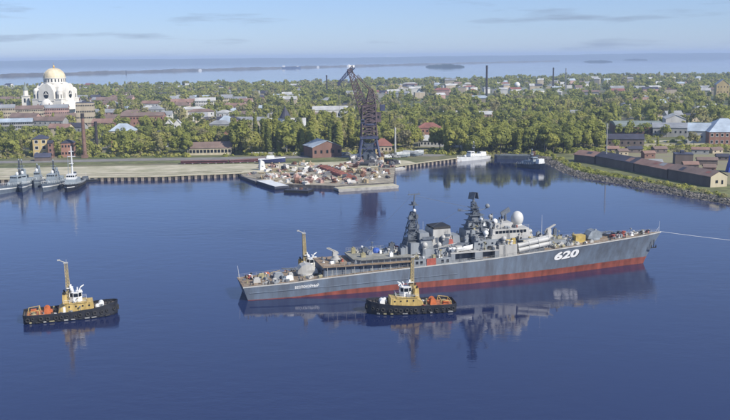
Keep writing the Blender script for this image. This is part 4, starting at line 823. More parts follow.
# ================================================================== PIER CLUTTER
SC = [mat('scrap_white', (.62, .60, .56), .7, .2, .3), mat('scrap_pink', (.42, .27, .23), .8, .25, .3), mat('scrap_tan', (.36, .29, .18), .8, .3, .3), mat('scrap_rust', (.15, .075, .05), .85, .35, .3), mat('scrap_grey', (.20, .20, .21), .8, .3, .3), mat('scrap_dark', (.05, .05, .06), .8, .3, .3)]
SN = ['white', 'pinkish', 'tan', 'rust brown', 'grey', 'blackish']
def piece(kind, r):
    mb = MB()
    if kind == 0: mb.box((0, 0, .8), (3.2, 2.0, 1.6), .2, .12, .8).box((.9, .8, 1.5), (1.6, .25, 1.9), .7, .3)
    elif kind == 1: mb.cyl((-1.8, 0, .8), (1.8, .2, .95), .75, .75, 9).cyl((-.8, 1.0, .4), (1.2, 1.2, .45), .38, n=7)
    elif kind == 2: mb.box((0, 0, .35), (3.6, 2.4, .5), 0, .06).box((.2, .1, .95), (2.8, 1.8, .45), .5, -.1).box((-.3, 0, 1.5), (2.0, 1.5, .5), -.3, .1)
    elif kind == 3: mb.side([(-1.6, 0), (1.6, 0), (1.9, 1.2), (.6, 2.2), (-1.2, 1.7)], -1, 1).box((.2, 0, 1.0), (.4, 2.6, 1.2))
    elif kind == 5:
        for q in range(5): mb.box((0, -.8 + .4 * q, .3 + .25 * (q % 2)), (6.5 - .6 * q, .22, .3), .12 * q - .2, .05 * q)
    elif kind == 6: mb.box((0, 0, 1.1), (4.2, .2, 2.4), 0, .15, 1, .5).box((.5, .7, .6), (3, .15, 1.8), .4, .2, 1, -.6).cyl((-2.2, .5, .2), (2.4, -.6, 1.6), .14, n=5)
    elif kind == 7:
        for q in range(7): a = q * 1.7; mb.box((math.cos(a) * (1.6 - .15 * q), math.sin(a) * (1.4 - .15 * q), .3 + .12 * q), (1.0, .7, .5), a, .3)
    else: mb.box((0, 0, .9), (2.2, 2.2, 1.8), .4, 0, .55).box((1.1, -.7, .5), (1.4, 1.0, 1.0), .9).cyl((-1, -1, 0), (.6, .8, 2.4), .2, n=5)
    return mb
SME = [[piece(k, 0).mesh('scrap_piece', m) for m in SC] for k in (0, 1, 2, 3, 4, 5, 6, 7)]
def in_poly(x, y, P_):
    c = False; j = len(P_) - 1
    for i in range(len(P_)):
        if (P_[i][1] > y) != (P_[j][1] > y) and x < (P_[j][0] - P_[i][0]) * (y - P_[i][1]) / (P_[j][1] - P_[i][1]) + P_[i][0]: c = not c
        j = i
    return c
cen = (-28, 552); n_s = 0; tries = 0
while n_s < 290 and tries < 8000:
    tries += 1; x = rng.uniform(-78, 20); y = rng.uniform(515, 620)
    sx_, sy_ = cen[0] + (x - cen[0]) * 1.07, cen[1] + (y - cen[1]) * 1.07
    on_pier = in_poly(sx_, sy_, PIERP); on_quay = in_poly(x, y, [(-80, 578), (18, 604), (22, 640), (-40, 632), (-72, 606)])
    if not (on_pier or on_quay): continue
    nv = math.sin(x * .13 + 1) * math.sin(y * .21 + x * .05) + rng.uniform(-.5, .5)
    if nv < -.25 or abs((x + 30) * .5 + (y - 562)) < 4: continue
    cw_ = rng.choices(range(6), (30, 20, 24, 12, 12, 10))[0]; k = rng.randrange(8); s_ = rng.uniform(.45, 1.25)
    o = link('scrap_piece', SME[k][cw_], None, (x, y, (1.95 if on_pier and y < 580 else GZ + .05) - .08), rng.random() * 6.28, (s_ * rng.uniform(.8, 1.4), s_, s_ * rng.uniform(.7, 1.3)))
    tag(o, '%s chunk of scrap in the heaps on the pier' % SN[cw_], 'scrap', 'scrap heaps on the pier'); n_s += 1
def slab(name, label, cat, p0, p1, w, z0_, z1_, m, top=None, group=None):
    d = Vector(p1) - Vector(p0); t = thing(name, label, cat, ((p0[0] + p1[0]) / 2, (p0[1] + p1[1]) / 2, 0), math.atan2(d.y, d.x), group); ln = Vector((d.x, d.y, 0)).length
    MB().loft([[(x * ln, -w / 2, z0_ if abs(x) < .49 else (z0_ + z1_) / 2), (x * ln, -w / 2, z1_), (x * ln, w / 2, z1_), (x * ln, w / 2, z0_ if abs(x) < .49 else (z0_ + z1_) / 2)] for x in (-.5, -.47, .47, .5)], closed=True).build('hull', m, t)
    if top: MB().b2(-ln * .49, ln * .49, -w * .47, w * .47, z1_, z1_ + .08).build('top_deck', top, t)
    return t, ln
def g2(x, y, z=0): p = G(x, y, z); return (p.x, p.y)
M_dkb = mat('pontoon_dark', (.045, .05, .075), .7, .3, .4)
t, ln = slab('pontoon', 'dark pontoon with grey top along the left side of the scrap pier', 'pontoon', g2(246, 178), g2(262, 184), 8, -.5, 1.7, M_dkb, M_road, 'pontoons around the scrap pier')
t, ln = slab('pontoon', 'pontoon with bright white top at the left corner of the scrap pier', 'pontoon', g2(263, 183.5), g2(282, 189.5), 9, -.5, 2.0, M_dkb, M_wht, 'pontoons around the scrap pier')
t, ln = slab('dark_barge', 'black flat barge at the front of the scrap pier', 'barge', g2(287, 191.5), g2(311, 192.5), 9, -.5, 1.5, M_blk, M_dkb)
for k in range(4): MB().box((-ln * .35 + k * ln * .22, 0, 2.0), (1.6, 2.2, .9), taper=.8).build('deck_box', SC[(5, 4, 3, 5)[k]], t)
t, ln = slab('pontoon', 'long pale concrete pontoon at the right front of the scrap pier', 'pontoon', g2(336, 191), g2(396, 187.2), 9, -.5, 1.6, mat('pontoon_pale', (.33, .32, .30), .85, .2, .4), M_conc, 'pontoons around the scrap pier')
t, ln = slab('pontoon', 'pale narrow pontoon right of the crane foot', 'pontoon', g2(382, 171.5), g2(403, 169.5), 6, -.5, 1.4, mat('pontoon_pale', (.33, .32, .30)), M_wht, 'pontoons around the scrap pier')
# rust red hull section lying across the pier
a_, b_ = g2(322, 168, 2), g2(352, 180, 2); d = Vector((b_[0] - a_[0], b_[1] - a_[1], 0)); t = thing('steel_section', 'long rust red steel section lying across the scrap pier', 'steel section', ((a_[0] + b_[0]) / 2, (a_[1] + b_[1]) / 2, 1.95), math.atan2(d.y, d.x)); ln = d.length
M_rr = mat('rust_red', (.27, .085, .06), .8, .3, .2)
MB().loft([[(x * ln, -3.2, .2), (x * ln, -3.0, 1.9), (x * ln, 0, 2.3), (x * ln, 3.0, 1.9), (x * ln, 3.2, .2)] for x in (-.5, -.2, .2, .5)], closed=True).build('shell', M_rr, t)
for k in range(9): MB().box((-ln * .45 + k * ln * .112, 0, 2.3), (.3, 6.2, .35)).build('rib', SC[3], t)
# dark red long sections on the apron
for i, (xa, ya, xb, yb2, lab) in enumerate(((181, 164, 228, 163.2, 'long low dark red steel beam lying on the quay, left half'), (229, 163.2, 272, 161, 'long low dark red steel beam lying on the quay, right half'))):
    a_, b_ = g2(xa, ya, GZ), g2(xb, yb2, GZ); d = Vector((b_[0] - a_[0], b_[1] - a_[1], 0)); t = thing('steel_beam', lab, 'steel beam', ((a_[0] + b_[0]) / 2, (a_[1] + b_[1]) / 2, GZ), math.atan2(d.y, d.x), 'dark red beams on the quay'); ln = d.length
    MB().b2(-ln / 2, ln / 2, -1.4, 1.4, .5, 2.0).build('web', mat('maroon_steel', (.10, .035, .04), .7, .3, .3), t); MB().b2(-ln / 2, ln / 2, -2, 2, 2.0, 2.35).build('flange', mat('maroon_top', (.20, .11, .10), .8, .25, .3), t)
    for k in range(6): MB().b2(-ln / 2 + ln * (k + .5) / 6 - .5, -ln / 2 + ln * (k + .5) / 6 + .5, -1.8, 1.8, 0, .5).build('sleeper', SC[4], t)
# white and blue launch on the quay, vans, trucks
q = G(272, 163.5, GZ); t = thing('launch_on_blocks', 'white launch with blue hull set on blocks at the head of the scrap pier', 'boat', (q.x, q.y, GZ), math.radians(8))
MB().loft([[((u - .5) * 19, -w * 2.6, 3.0 + u * .8), ((u - .5) * 19, -w * 1.6, .8), ((u - .5) * 19, w * 1.6, .8), ((u - .5) * 19, w * 2.6, 3.0 + u * .8)] for u, w in ((0, .8), (.4, 1), (.8, .7), (1, .04))], closed=True).build('hull', mat('navy_hull', (.03, .04, .12), .5), t)
MB().loft([[((u - .5) * 19, -w * 2.7, 3.02 + u * .8), ((u - .5) * 19, 0, 3.6 + u * .8), ((u - .5) * 19, w * 2.7, 3.02 + u * .8)] for u, w in ((0, .8), (.4, 1), (.8, .7), (1, .04))]).build('deck', M_wht, t); MB().box((-1, 0, 4.7), (6, 3.2, 2), taper=.85).build('cabin', M_wht, t)
for k in (-6, 0, 5): MB().b2(k - .4, k + .4, -1.8, 1.8, 0, 1.0).build('block', SC[2], t)
q = G(262, 170, GZ); MBp = MB().side([(-2, 0), (2.4, 0), (1.2, 5.5), (-1.4, 7)], -1.2, 1.2).box((0, 0, 3), (1, 3.4, .6)); tag(MBp.build('scrap_plate', M_wht, None, (q.x, q.y, GZ), .6), 'tall white upright plate at the left corner of the scrap heaps', 'scrap')
WHEEL = MB().cyl((0, -.14, 0), (0, .14, 0), .38, n=12).mesh('wheel', M_blk)
def van(label, x, y, rz, m, ln=5.4, h=2.3):
    q = G(x, y, GZ); t = thing('parked_van', label, 'van', (q.x, q.y, GZ + .04), rz, 'vehicles parked by the quay')
    bd = MB().side([(-ln / 2, .35), (ln / 2, .35), (ln / 2, 1.1), (ln * .36, 1.35), (ln * .26, h), (-ln * .49, h)], -.95, .95).build('body', m, t)
    MB().box((0, 0, 0), (.06, 1.6, .8), ry=-.5).build('windscreen', M_glass, bd, (ln * .325, 0, 1.75))
    for sg in (-1, 1): MB().box((0, 0, 0), (ln * .2, .05, .6)).build('side_window', M_glass, bd, (ln * .14, sg * .96, 1.7))
    for sx_ in (-.3, .31):
        for sy_ in (-.85, .85): link('wheel', WHEEL, t, (ln * sx_, sy_, .38))
VN = [(256, 'white', M_wht), (264, 'white', M_wht), (272, 'pale grey', M_supl), (296, 'white', M_wht), (304, 'dark', M_pdk), (333, 'white', M_wht), (341, 'white', M_wht), (347, 'pale grey', M_supl), (388, 'white', M_wht), (397, 'pale grey', M_supl)]
VL = ['white van parked above the launch, leftmost of the row', 'white van parked above the launch, second of the row', 'pale grey van parked above the launch, third of the row', 'white van parked left of the brick warehouse', 'dark van parked at the left corner of the brick warehouse', 'white van parked at the right corner of the brick warehouse', 'white van parked between the brick warehouse and the crane', 'pale grey van parked at the left foot of the crane', 'white van parked right of the yellow cabin', 'pale grey van parked beside the grey covered boats']
for (x, _, m), lab in zip(VN, VL): van(lab, x, 155.2 + (158 - 155.2) * (x > 380), rng.uniform(-.5, .5), m, rng.choice((5.0, 5.6, 7.0)))
# clutter round the crane foot
for k in range(46):
    x = rng.uniform(352, 398); y = rng.uniform(157, 167); q = G(x, y, GZ)
    if not inland(q.x, q.y): continue
    cw_ = rng.choices(range(6), (22, 4, 8, 8, 26, 30))[0]; s_ = rng.uniform(.7, 1.5); o = link('scrap_piece', SME[rng.randrange(8)][cw_], None, (q.x, q.y, GZ), rng.random() * 6, (s_ * 1.2, s_, s_ * rng.uniform(.8, 1.6)))
    tag(o, '%s chunk of gear strewn round the crane foot' % SN[cw_], 'scrap', 'gear round the crane foot')

# ================================================================== BUILDINGS
W = {k: mat('wall_' + k, c, .85, .16, .12, streak=True) for k, c in dict(yellow=(.46, .36, .17), cream=(.50, .44, .31), white=(.55, .54, .51), brick=(.20, .115, .09), orange=(.30, .16, .115), grey=(.30, .30, .29), beige=(.40, .34, .25), dark=(.125, .10, .09), green=(.16, .19, .09), pink=(.40, .26, .22)).items()}
RF = {k: mat('roof_' + k, c, .7, .2, .1) for k, c in dict(grey=(.25, .26, .27), blue=(.36, .42, .48), pale=(.46, .46, .44), dark=(.05, .05, .07), red=(.25, .105, .08), brown=(.19, .135, .11), green=(.20, .23, .20), navy=(.06, .065, .10), rust=(.25, .155, .12)).items()}
M_frame = mat('window_white', (.6, .6, .57), .7, .1, .5)
WIN = MB().b2(-.5, .5, -.06, .06, -.5, .5).mesh('window', M_glass)
FRM = MB().b2(-.6, .6, -.04, .04, .5, .62).b2(-.6, .6, -.04, .04, -.62, -.5).b2(-.6, -.5, -.04, .04, -.5, .5).b2(.5, .6, -.04, .04, -.5, .5).mesh('frame', M_frame)
CLEAR = []      # (x, y, half width, clear length towards the camera, own radius)
def building(label, c, w, d, h, rz, wall, roof, kind='gable', rh=3.0, win=(0, 0), group=None, name='town_building', cat='building', clear=60, chim=0, wsize=(1.2, 1.7), framed=False, ends=True, over=.5):
    t = thing(name, label, cat, (c[0], c[1], GZ), rz, group)
    x, y = w / 2, d / 2
    mb = MB().b2(-x, x, -y, y, -.1, h)
    if kind == 'gable': mb.add([(-x, -y, h), (-x, y, h), (-x, 0, h + rh), (x, -y, h), (x, y, h), (x, 0, h + rh)], [(0, 2, 1), (3, 4, 5)])
    if kind == 'gabley': mb.add([(-x, -y, h), (x, -y, h), (0, -y, h + rh), (-x, y, h), (x, y, h), (0, y, h + rh)], [(0, 1, 2), (3, 5, 4)])
    wo = mb.build('wall', W[wall], t)
    o = over; mb = MB()
    if kind == 'gable':
        e = rh * o / y; mb.add([(-x - o, -y - o, h - e), (x + o, -y - o, h - e), (x + o, 0, h + rh), (-x - o, 0, h + rh), (-x - o, y + o, h - e), (x + o, y + o, h - e)], [(0, 1, 2, 3), (3, 2, 5, 4)]); mb.add([(v[0], v[1], v[2] + .3) for v in mb.v], mb.f)
        mb.add([(-x - o, -y - o, h - e), (x + o, -y - o, h - e), (x + o, -y - o, h - e + .3), (-x - o, -y - o, h - e + .3)], [(0, 1, 2, 3)])
    elif kind == 'gabley':
        e = rh * o / x; mb.add([(-x - o, -y - o, h - e), (-x - o, y + o, h - e), (0, y + o, h + rh), (0, -y - o, h + rh), (x + o, -y - o, h - e), (x + o, y + o, h - e)], [(0, 3, 2, 1), (3, 4, 5, 2)]); mb.add([(v[0], v[1], v[2] + .3) for v in mb.v], mb.f)
        mb.add([(-x - o, -y - o, h - e), (0, -y - o, h + rh), (0, -y - o, h + rh + .3), (-x - o, -y - o, h - e + .3)], [(0, 1, 2, 3)]).add([(x + o, -y - o, h - e), (0, -y - o, h + rh), (0, -y - o, h + rh + .3), (x + o, -y - o, h - e + .3)], [(3, 2, 1, 0)])
    elif kind == 'hip':
        i = min(x * .8, y); mb.add([(-x - o, -y - o, h), (x + o, -y - o, h), (x + o, y + o, h), (-x - o, y + o, h), (-x + i, 0, h + rh), (x - i, 0, h + rh)], [(0, 1, 5, 4), (1, 2, 5), (2, 3, 4, 5), (3, 0, 4), (3, 2, 1, 0)])
    elif kind == 'barrel':
        n = 10; mb.loft([[(xx, -y + 2 * y * k / n, h + rh * math.sin(math.pi * k / n)) for k in range(n + 1)] for xx in (-x, x)])
    else:
        mb.b2(-x - .2, x + .2, -y - .2, y + .2, h, h + .35); mb.b2(-x * .3, x * .1, -y * .4, y * .4, h + .35, h + 2.2)
    ro_ = mb.build('roof', RF[roof], t)
    for k in range(chim):
        cx = -x * .6 + (2 * x * .6) * (k / max(1, chim - 1) if chim > 1 else .5); MB().b2(-.6, .6, -.5, .5, 0, 2.2).b2(-.7, .7, -.6, .6, 2.2, 2.5).build('chimney', W['brick'], ro_, (cx, y * .25, h + rh * .7))
    nc, nr = win
    if nc:
        ws, hs_ = wsize; fl = h / nr
        for r_ in range(nr):
            zz = fl * (r_ + .55)
            for k in range(nc):
                wo_ = link('window', WIN, wo, (-x + 2 * x * (k + .5) / nc, -y - .05, zz), None, (ws, 1, hs_))
                if framed: link('frame', FRM, wo_, (0, -.03, 0))
            if ends:
                ne = max(1, int(nc * d / w)); sg = 1 if rz < .05 else -1
                for k in range(min(ne, 8)): link('window', WIN, wo, (x + .05, -y + 2 * y * (k + .5) / ne, zz), math.pi / 2, (ws, 1, hs_))
    CLEAR.append((c[0], c[1], max(w, d) / 2 - 1, clear * .3, max(w, d) / 2 + 3)); return t
def bpx(label, xl, xr, yb, yt, depth, wall, roof, kind='gable', rpx=3.0, rz=0.0, h=None, **kw):
    """building whose front foot sits on the ground at pixel row yb; walls reach row yt; roof rises rpx pixels more"""
    p = G((xl + xr) / 2, yb, GZ); k = mpp(p); w = (xr - xl) * k / max(.5, math.cos(math.radians(rz))); hh = h or (yb - yt) * k
    a = math.radians(rz) - math.atan2(p.x, p.y) * .6; c = Vector((p.x, p.y)) + Vector((p.x, p.y)).normalized() * depth / 2
    return building(label, (c.x, c.y), w, depth, hh, a, wall, roof, kind, rpx * k, **kw)
# --- left group behind the moored craft
bpx('yellow apartment house with dark roof behind the moored patrol boats', 35, 49, 157, 139, 11, 'yellow', 'navy', 'hip', 4, win=(2, 3), wsize=(2.2, 2.2), clear=90, framed=True)
bpx('narrow red brick house touching the yellow apartment house', 49.5, 54, 158, 143, 9, 'brick', 'dark', 'gable', 2, win=(1, 3), clear=70)
bpx('low shed with navy roof in front of the yellow apartment house', 36, 51, 161, 157, 9, 'dark', 'navy', 'gable', 3, clear=40)
bpx('red house with dark roof left of the brick chimney', 63, 75, 157, 143, 12, 'orange', 'dark', 'hip', 3, win=(4, 2), clear=80)
bpx('cream house with pale blue hipped roof right of the two chimneys', 111, 137, 143, 131, 16, 'cream', 'blue', 'hip', 7, win=(7, 2), clear=110, chim=2)
bpx('long orange brick block behind the pale blue roofed house', 123, 165, 131, 116, 16, 'orange', 'brown', 'gable', 3, rz=-6, win=(14, 3), clear=120)
bpx('house with navy roof before the orange brick block', 152, 170, 147, 138, 14, 'white', 'navy', 'hip', 7, win=(5, 2), clear=90)
bpx('small white gabled house, left of a pair behind the navy roof', 166, 173, 135, 124, 10, 'white', 'pale', 'gabley', 4, clear=90, win=(2, 2))
bpx('small white gabled house, right of a pair behind the navy roof', 174.5, 182, 135, 124, 10, 'white', 'pale', 'gabley', 4, clear=90, win=(2, 2))
bpx('long low shed with brown roof and cream walls by the quay road', 190, 232, 155, 148, 16, 'cream', 'brown', 'gable', 5, win=(12, 1), wsize=(2, 2.4), clear=70)
bpx('house with pale blue roof above the long low shed', 218, 236, 133, 122, 14, 'white', 'blue', 'hip', 6, win=(6, 2), clear=100)
bpx('small orange house between trees right of the long low shed', 224, 232, 147, 134, 9, 'orange', 'red', 'gabley', 3, win=(2, 2), clear=80)
bpx('dark cottage among trees right of the two chimneys', 113, 122, 152, 147, 10, 'dark', 'red', 'gable', 5, clear=60)
# rotunda building
t = bpx('wide white building with dark domed lantern among the poplars', 268, 306, 140, 126, 18, 'white', 'pale', 'gable', 7, win=(9, 2), clear=120)
mb = MB(); k = mpp((-60, 800, 0)); mb.lathe((0, 0, 0), [(4.6, 0), (4.6, 5), (5.2, 5.2)], 12); o = mb.build('lantern', M_wht, t, (-1, -4, 14)); MB().lathe((0, 0, 0), [(5.4, 0), (4.8, 1.6), (2.8, 5.5), (.5, 9.5), (.1, 12)], 12).build('lantern_roof', RF['dark'], o, (0, 0, 5.2))
bpx('red brick warehouse with pale roof left of the crane', 308, 337, 157.5, 147, 22, 'brick', 'blue', 'gabley', 6, rz=20, win=(5, 1), wsize=(1.6, 2.4), clear=80)
bpx('small red house above the brick warehouse', 307, 317, 144, 130, 10, 'brick', 'red', 'gable', 3, win=(3, 2), clear=60)
bpx('long white glazed hall on the wooded rise left of the crane', 313, 348, 121, 107, 24, 'white', 'pale', 'gable', 3, win=(10, 1), wsize=(2.6, 4), clear=200, h=13)
bpx('red brick annex in front of the long white glazed hall', 312, 336, 124, 115, 14, 'brick', 'brown', 'gable', 2, win=(7, 2), clear=150)
bpx('house with dark red roof right of the crane', 373, 392, 153, 146, 12, 'beige', 'red', 'hip', 7, win=(5, 1), clear=50)
bpx('small bright yellow cabin at the right foot of the crane', 372, 380, 157.8, 149, 7, 'yellow', 'brown', 'flat', 0, win=(2, 2), clear=30)
bpx('house with orange red roof in the trees right of the pale pole', 417, 441, 141, 128, 14, 'orange', 'red', 'hip', 5, win=(6, 2), clear=110)
bpx('long hall with pale roof and white band in the trees above the white ship', 424, 472, 147, 141, 30, 'white', 'pale', 'gable', 4, rz=-14, win=(14, 1), clear=110)
# --- right bank
for i, (xa, ya, xb, yb_, hw, wl, rf, lab) in enumerate(((574, 161.5, 594, 164, 5, 'dark', 'rust', 'rust roofed shed at the far left end of the bank warehouses'), (595.5, 164, 633, 171.8, 5.5, 'dark', 'dark', 'long dark shed second from the left in the bank warehouse row'), (634, 172, 667, 179, 5.5, 'dark', 'rust', 'warehouse with pinkish rust roof in the middle of the bank row'), (668, 179.2, 710, 187.5, 6, 'dark', 'brown', 'long brown roofed warehouse with cream end wall nearest on the right bank'))):
    p0_, p1_ = G(xa, ya, GZ), G(xb, yb_, GZ); d = p1_ - p0_; ax = math.atan2(d.y, d.x); nrm = Vector((-d.y, d.x, 0)).normalized(); c = (p0_ + p1_) / 2 + nrm * 5.5
    bld_ = building(lab, (c.x, c.y), d.length, 11, hw, ax, wl, rf, 'gable', 2.6, clear=40, group='warehouse row on the right bank')  # shade of the long sides is put into the dark wall colour
    if i == 3:
        L_ = d.length / 2 + .04; ew = MB().add([(L_, -5.5, 0), (L_, 5.5, 0), (L_, 5.5, hw), (L_, 0, hw + 2.55), (L_, -5.5, hw), (L_ + .2, -5.5, 0), (L_ + .2, 5.5, 0), (L_ + .2, 5.5, hw), (L_ + .2, 0, hw + 2.55), (L_ + .2, -5.5, hw)], [(5, 6, 7, 8, 9), (0, 4, 3, 2, 1), (0, 1, 6, 5), (1, 2, 7, 6), (4, 0, 5, 9)]).build('end_wall', W['cream'], bld_); link('window', WIN, ew, (L_ + .25, -1.5, 3), math.pi / 2, (1.6, 1, 1.6)); link('window', WIN, ew, (L_ + .25, 2.2, 2.6), math.pi / 2, (1.2, 1, 2.2))
    for _ in range(int(d.length / 9)):
        xx = rng.uniform(-.48, .42) * d.length; ww = rng.uniform(2.5, 7); s_ = rng.choice((-1, 1)); sl = 2.6 / 5.5
        y0_, y1_ = s_ * rng.uniform(.4, 2), s_ * rng.uniform(3.2, 5.4); zf = lambda yy: hw + 2.6 - abs(yy) * sl + .36
        MB().add([(xx, y0_, zf(y0_)), (xx + ww, y0_, zf(y0_)), (xx + ww, y1_, zf(y1_)), (xx, y1_, zf(y1_))], [(0, 1, 2, 3) if s_ > 0 else (3, 2, 1, 0)]).build('roof_patch', RF[rng.choice(('rust', 'brown', 'red', 'dark', 'grey'))], bld_)
bpx('wide hangar with curved grey green roof on the right bank', 612, 660, 136, 127, 70, 'brick', 'green', 'barrel', 3, win=(9, 1), wsize=(3, 4), clear=60)
bpx('dark purple shed in front of the curved hangar', 606, 642, 147.5, 139, 16, 'dark', 'dark', 'gable', 4, win=(6, 1), clear=40)
bpx('long low grey hall between the hangar and the blue roofed block', 652, 700, 137, 128, 50, 'grey', 'grey', 'gable', 3, rz=-4, win=(10, 1), clear=50)
bpx('small pale green roofed hall behind the grey hall', 664, 683, 130, 119, 26, 'white', 'pale', 'gabley', 4, clear=60)
bpx('orange red block with pale blue roof and white framed windows at the right edge', 703, 742, 145.5, 132, 40, 'orange', 'blue', 'hip', 12, rz=6, win=(8, 2), framed=True, wsize=(1.6, 2.2), clear=70)
bpx('annex with pale blue roof left of the orange red block', 688, 709, 144, 131, 22, 'white', 'blue', 'gable', 7, rz=-8, win=(4, 1), clear=60)
bpx('navy windowless block on the lawn behind the bank warehouses', 674, 691, 166, 154.5, 12, 'dark', 'navy', 'flat', 0, clear=30)
bpx('dark low hut on the lawn right of the navy block', 697, 716, 165, 160, 8, 'dark', 'brown', 'gable', 2, clear=30)
for i, (x_, y_, w_, rf_, wl_) in enumerate(((612, 152, 9, 'rust', 'dark'), (622, 156, 7, 'brown', 'beige'), (634, 152.5, 11, 'dark', 'dark'), (648, 158, 8, 'rust', 'brick'), (659, 153, 10, 'brown', 'dark'), (700, 154, 12, 'rust', 'grey'), (715, 153, 9, 'brown', 'beige'), (722, 160, 8, 'dark', 'dark'), (690, 170, 9, 'rust', 'dark'), (655, 166, 8, 'grey', 'dark'), (709, 172, 7, 'brown', 'brick'))):
    p = G(x_, y_, GZ); building('%s %s roofed hut in the yard behind the bank warehouses' % (('small', 'low', 'long', 'squat', 'plain', 'broad', 'little', 'dark', 'near', 'odd', 'tiny')[i], {'rust': 'rusty'}.get(rf_, rf_)), (p.x, p.y), w_, 6, rng.uniform(2.6, 4), rng.uniform(-.4, .4), wl_, rf_, 'gable', 1.4, win=(2, 1), wsize=(.9, .9), group='huts in the right bank yard', name='yard_hut', cat='hut', clear=20, ends=False)
# --- left background blocks
for xl, xr, yb_, yt, wl, rf, lab in ((0, 16, 123, 108, 'beige', 'grey', 'beige apartment block at the left edge below the cathedral'), (18, 44, 124, 109, 'beige', 'brown', 'beige apartment block in front of the cathedral'), (46, 69, 122, 108, 'pink', 'grey', 'pinkish apartment block right of the cathedral foot'), (0, 33, 136, 122, 'grey', 'blue', 'long block with pale blue grey roof at the left edge'), (78, 95, 127, 103, 'beige', 'navy', 'taller beige block with dark side right of the cathedral'), (196, 216, 112, 101, 'white', 'pale', 'white house with pale roof among far trees left of centre'), (222, 233, 108, 98, 'cream', 'grey', 'cream house among far trees left of the white glazed hall')):
    bpx(lab, xl, xr, yb_, yt, 14, wl, rf, 'gable' if xl != 78 else 'flat', 3, win=(max(4, int((xr - xl) * .6)), 4), clear=140, chim=2)
bpx('cream church like house with peaked roof at the far right', 715, 727, 100, 82, 26, 'yellow', 'pale', 'gabley', 5, win=(4, 3), clear=160, h=24)
# --- scattered town roofs far behind
TW = list(W); k = 0
while k < 240:
    u = rng.random(); Y = 860 + 1600 * rng.random() ** .7; lim = .40 * Y
    X = rng.uniform(-lim, lim * 1.0)
    if 370 < (365 + 900 * X / Y) < 610 and rng.random() < .75: Y = rng.uniform(1500, 2350); X = (rng.uniform(365, 610) - 365) / 900 * Y
    if any((X - c[0]) ** 2 + (Y - c[1]) ** 2 < (c[4] + 16) ** 2 for c in CLEAR): continue
    if (X + 440) ** 2 + (Y - 1130) ** 2 < 70 ** 2: continue
    far = Y > 1350; w = rng.uniform(9, 30); d = rng.uniform(9, 14); h = rng.choice((6, 7, 9, 10, 12)) if far else rng.choice((5, 6, 8, 9))
    wl = rng.choices(('white', 'cream', 'grey', 'beige', 'pink', 'brick', 'yellow'), (7, 4, 5, 5, 1.5, 1, 0))[0]; rf = rng.choices(('pale', 'grey', 'blue', 'red', 'brown', 'green', 'dark'), (6, 6, 3, 1, 3, 1, 2))[0]
    building('%s town building with %s roof among distant trees' % ({'pink': 'pinkish', 'brick': 'brick red'}.get(wl, wl), {'pale': 'pale grey', 'blue': 'pale blue'}.get(rf, rf)), (X, Y), w, d, h, rng.uniform(-.5, .5), wl, rf, rng.choice(('gable', 'gable', 'hip', 'flat')), rng.uniform(2.5, 4.5), win=(max(2, int(w / 6)), max(2, h // 4)) if not far else (0, 0), group='town buildings among the trees', clear=rng.choice((20, 60, 160)) if not (far and X > 0) else 420, ends=False)
    k += 1

k = 0
while k < 46:
    X_ = rng.uniform(-5, 262); Y = rng.uniform(860, 1650); X = (X_ - 365) / 900 * Y
    if any((X - c[0]) ** 2 + (Y - c[1]) ** 2 < (c[4] + 14) ** 2 for c in CLEAR) or (X + 440) ** 2 + (Y - 1160) ** 2 < 80 ** 2: continue
    w = rng.uniform(16, 44); wl = rng.choice(('beige', 'cream', 'grey', 'pink', 'white', 'brick')); rf = rng.choice(('brown', 'grey', 'rust', 'pale', 'brown', 'dark', 'grey')); h = rng.choice((7, 9, 11))
    building('%s block with %s roof in the old town left of the crane' % ({'pink': 'pinkish', 'brick': 'brick red'}.get(wl, wl), {'pale': 'pale grey', 'rust': 'rusty'}.get(rf, rf)), (X, Y), w, 12, h, rng.uniform(-.3, .3), wl, rf, rng.choice(('gable', 'hip')), rng.uniform(3, 4.5), win=(int(w / 5), h // 4), group='town buildings among the trees', clear=rng.choice((120, 200)), ends=False, chim=rng.choice((0, 1, 2))); k += 1
# ---- chimneys, poles
def stack(name, label, x, yb_, yt, wpx, m, m2=None, group=None, cat='chimney', z=GZ, n=12):
    p = G(x, yb_, z); k = mpp(p); h = (yb_ - yt) * k; r = wpx * k / 2; t = thing(name, label, cat, (p.x, p.y, z), 0, group)
    MB().cyl((0, 0, -.2), (0, 0, h), r, r * .72, n).build('shaft', m, t)
    MB().cyl((0, 0, h * .9), (0, 0, h + .3), r * .86, r * .86, n).build('rim', m2 or m, t)
    MB().b2(-r * 1.3, r * 1.3, -r * 1.3, r * 1.3, -.2, r * 1.6).build('plinth', m, t); CLEAR.append((p.x, p.y, 4, 60, 6)); return t
M_chb = mat('chimney_brick', (.19, .115, .09), .9, .25, .3); M_chd = mat('chimney_dark', (.045, .04, .045), .9, .3, .3)
stack('chimney', 'tall red brick chimney behind the black tug at the quay', 85, 158, 114, 4.2, M_chb, M_chd)
stack('chimney', 'short dark chimney right of the tall brick chimney', 97, 148, 122, 3.4, M_chd)
stack('chimney', 'tall black factory chimney above the trees right of centre', 486.5, 99, 66, 2.4, M_chd)
stack('chimney', 'thin dark chimney near the far shore, left of two', 553, 90, 68, 1.7, M_chd); stack('chimney', 'faint thin chimney near the far shore, right of two', 565.5, 90, 68.5, 1.0, mat('chimney_pale', (.2, .2, .22), .9))
stack('chimney', 'dark chimney left of the crane jib', 327, 97, 75.5, 1.8, M_chd)
stack('pale_pole', 'pale grey pole between the crane and the laid up boats', 395.3, 156, 128, 2.2, mat('pole_pale', (.42, .42, .40), .8), cat='pole'); stack('pale_pole', 'thin pale mast behind the left end of the bank warehouses', 606, 165, 124, 1.2, mat('pole_pale2', (.34, .34, .32), .8), cat='pole')
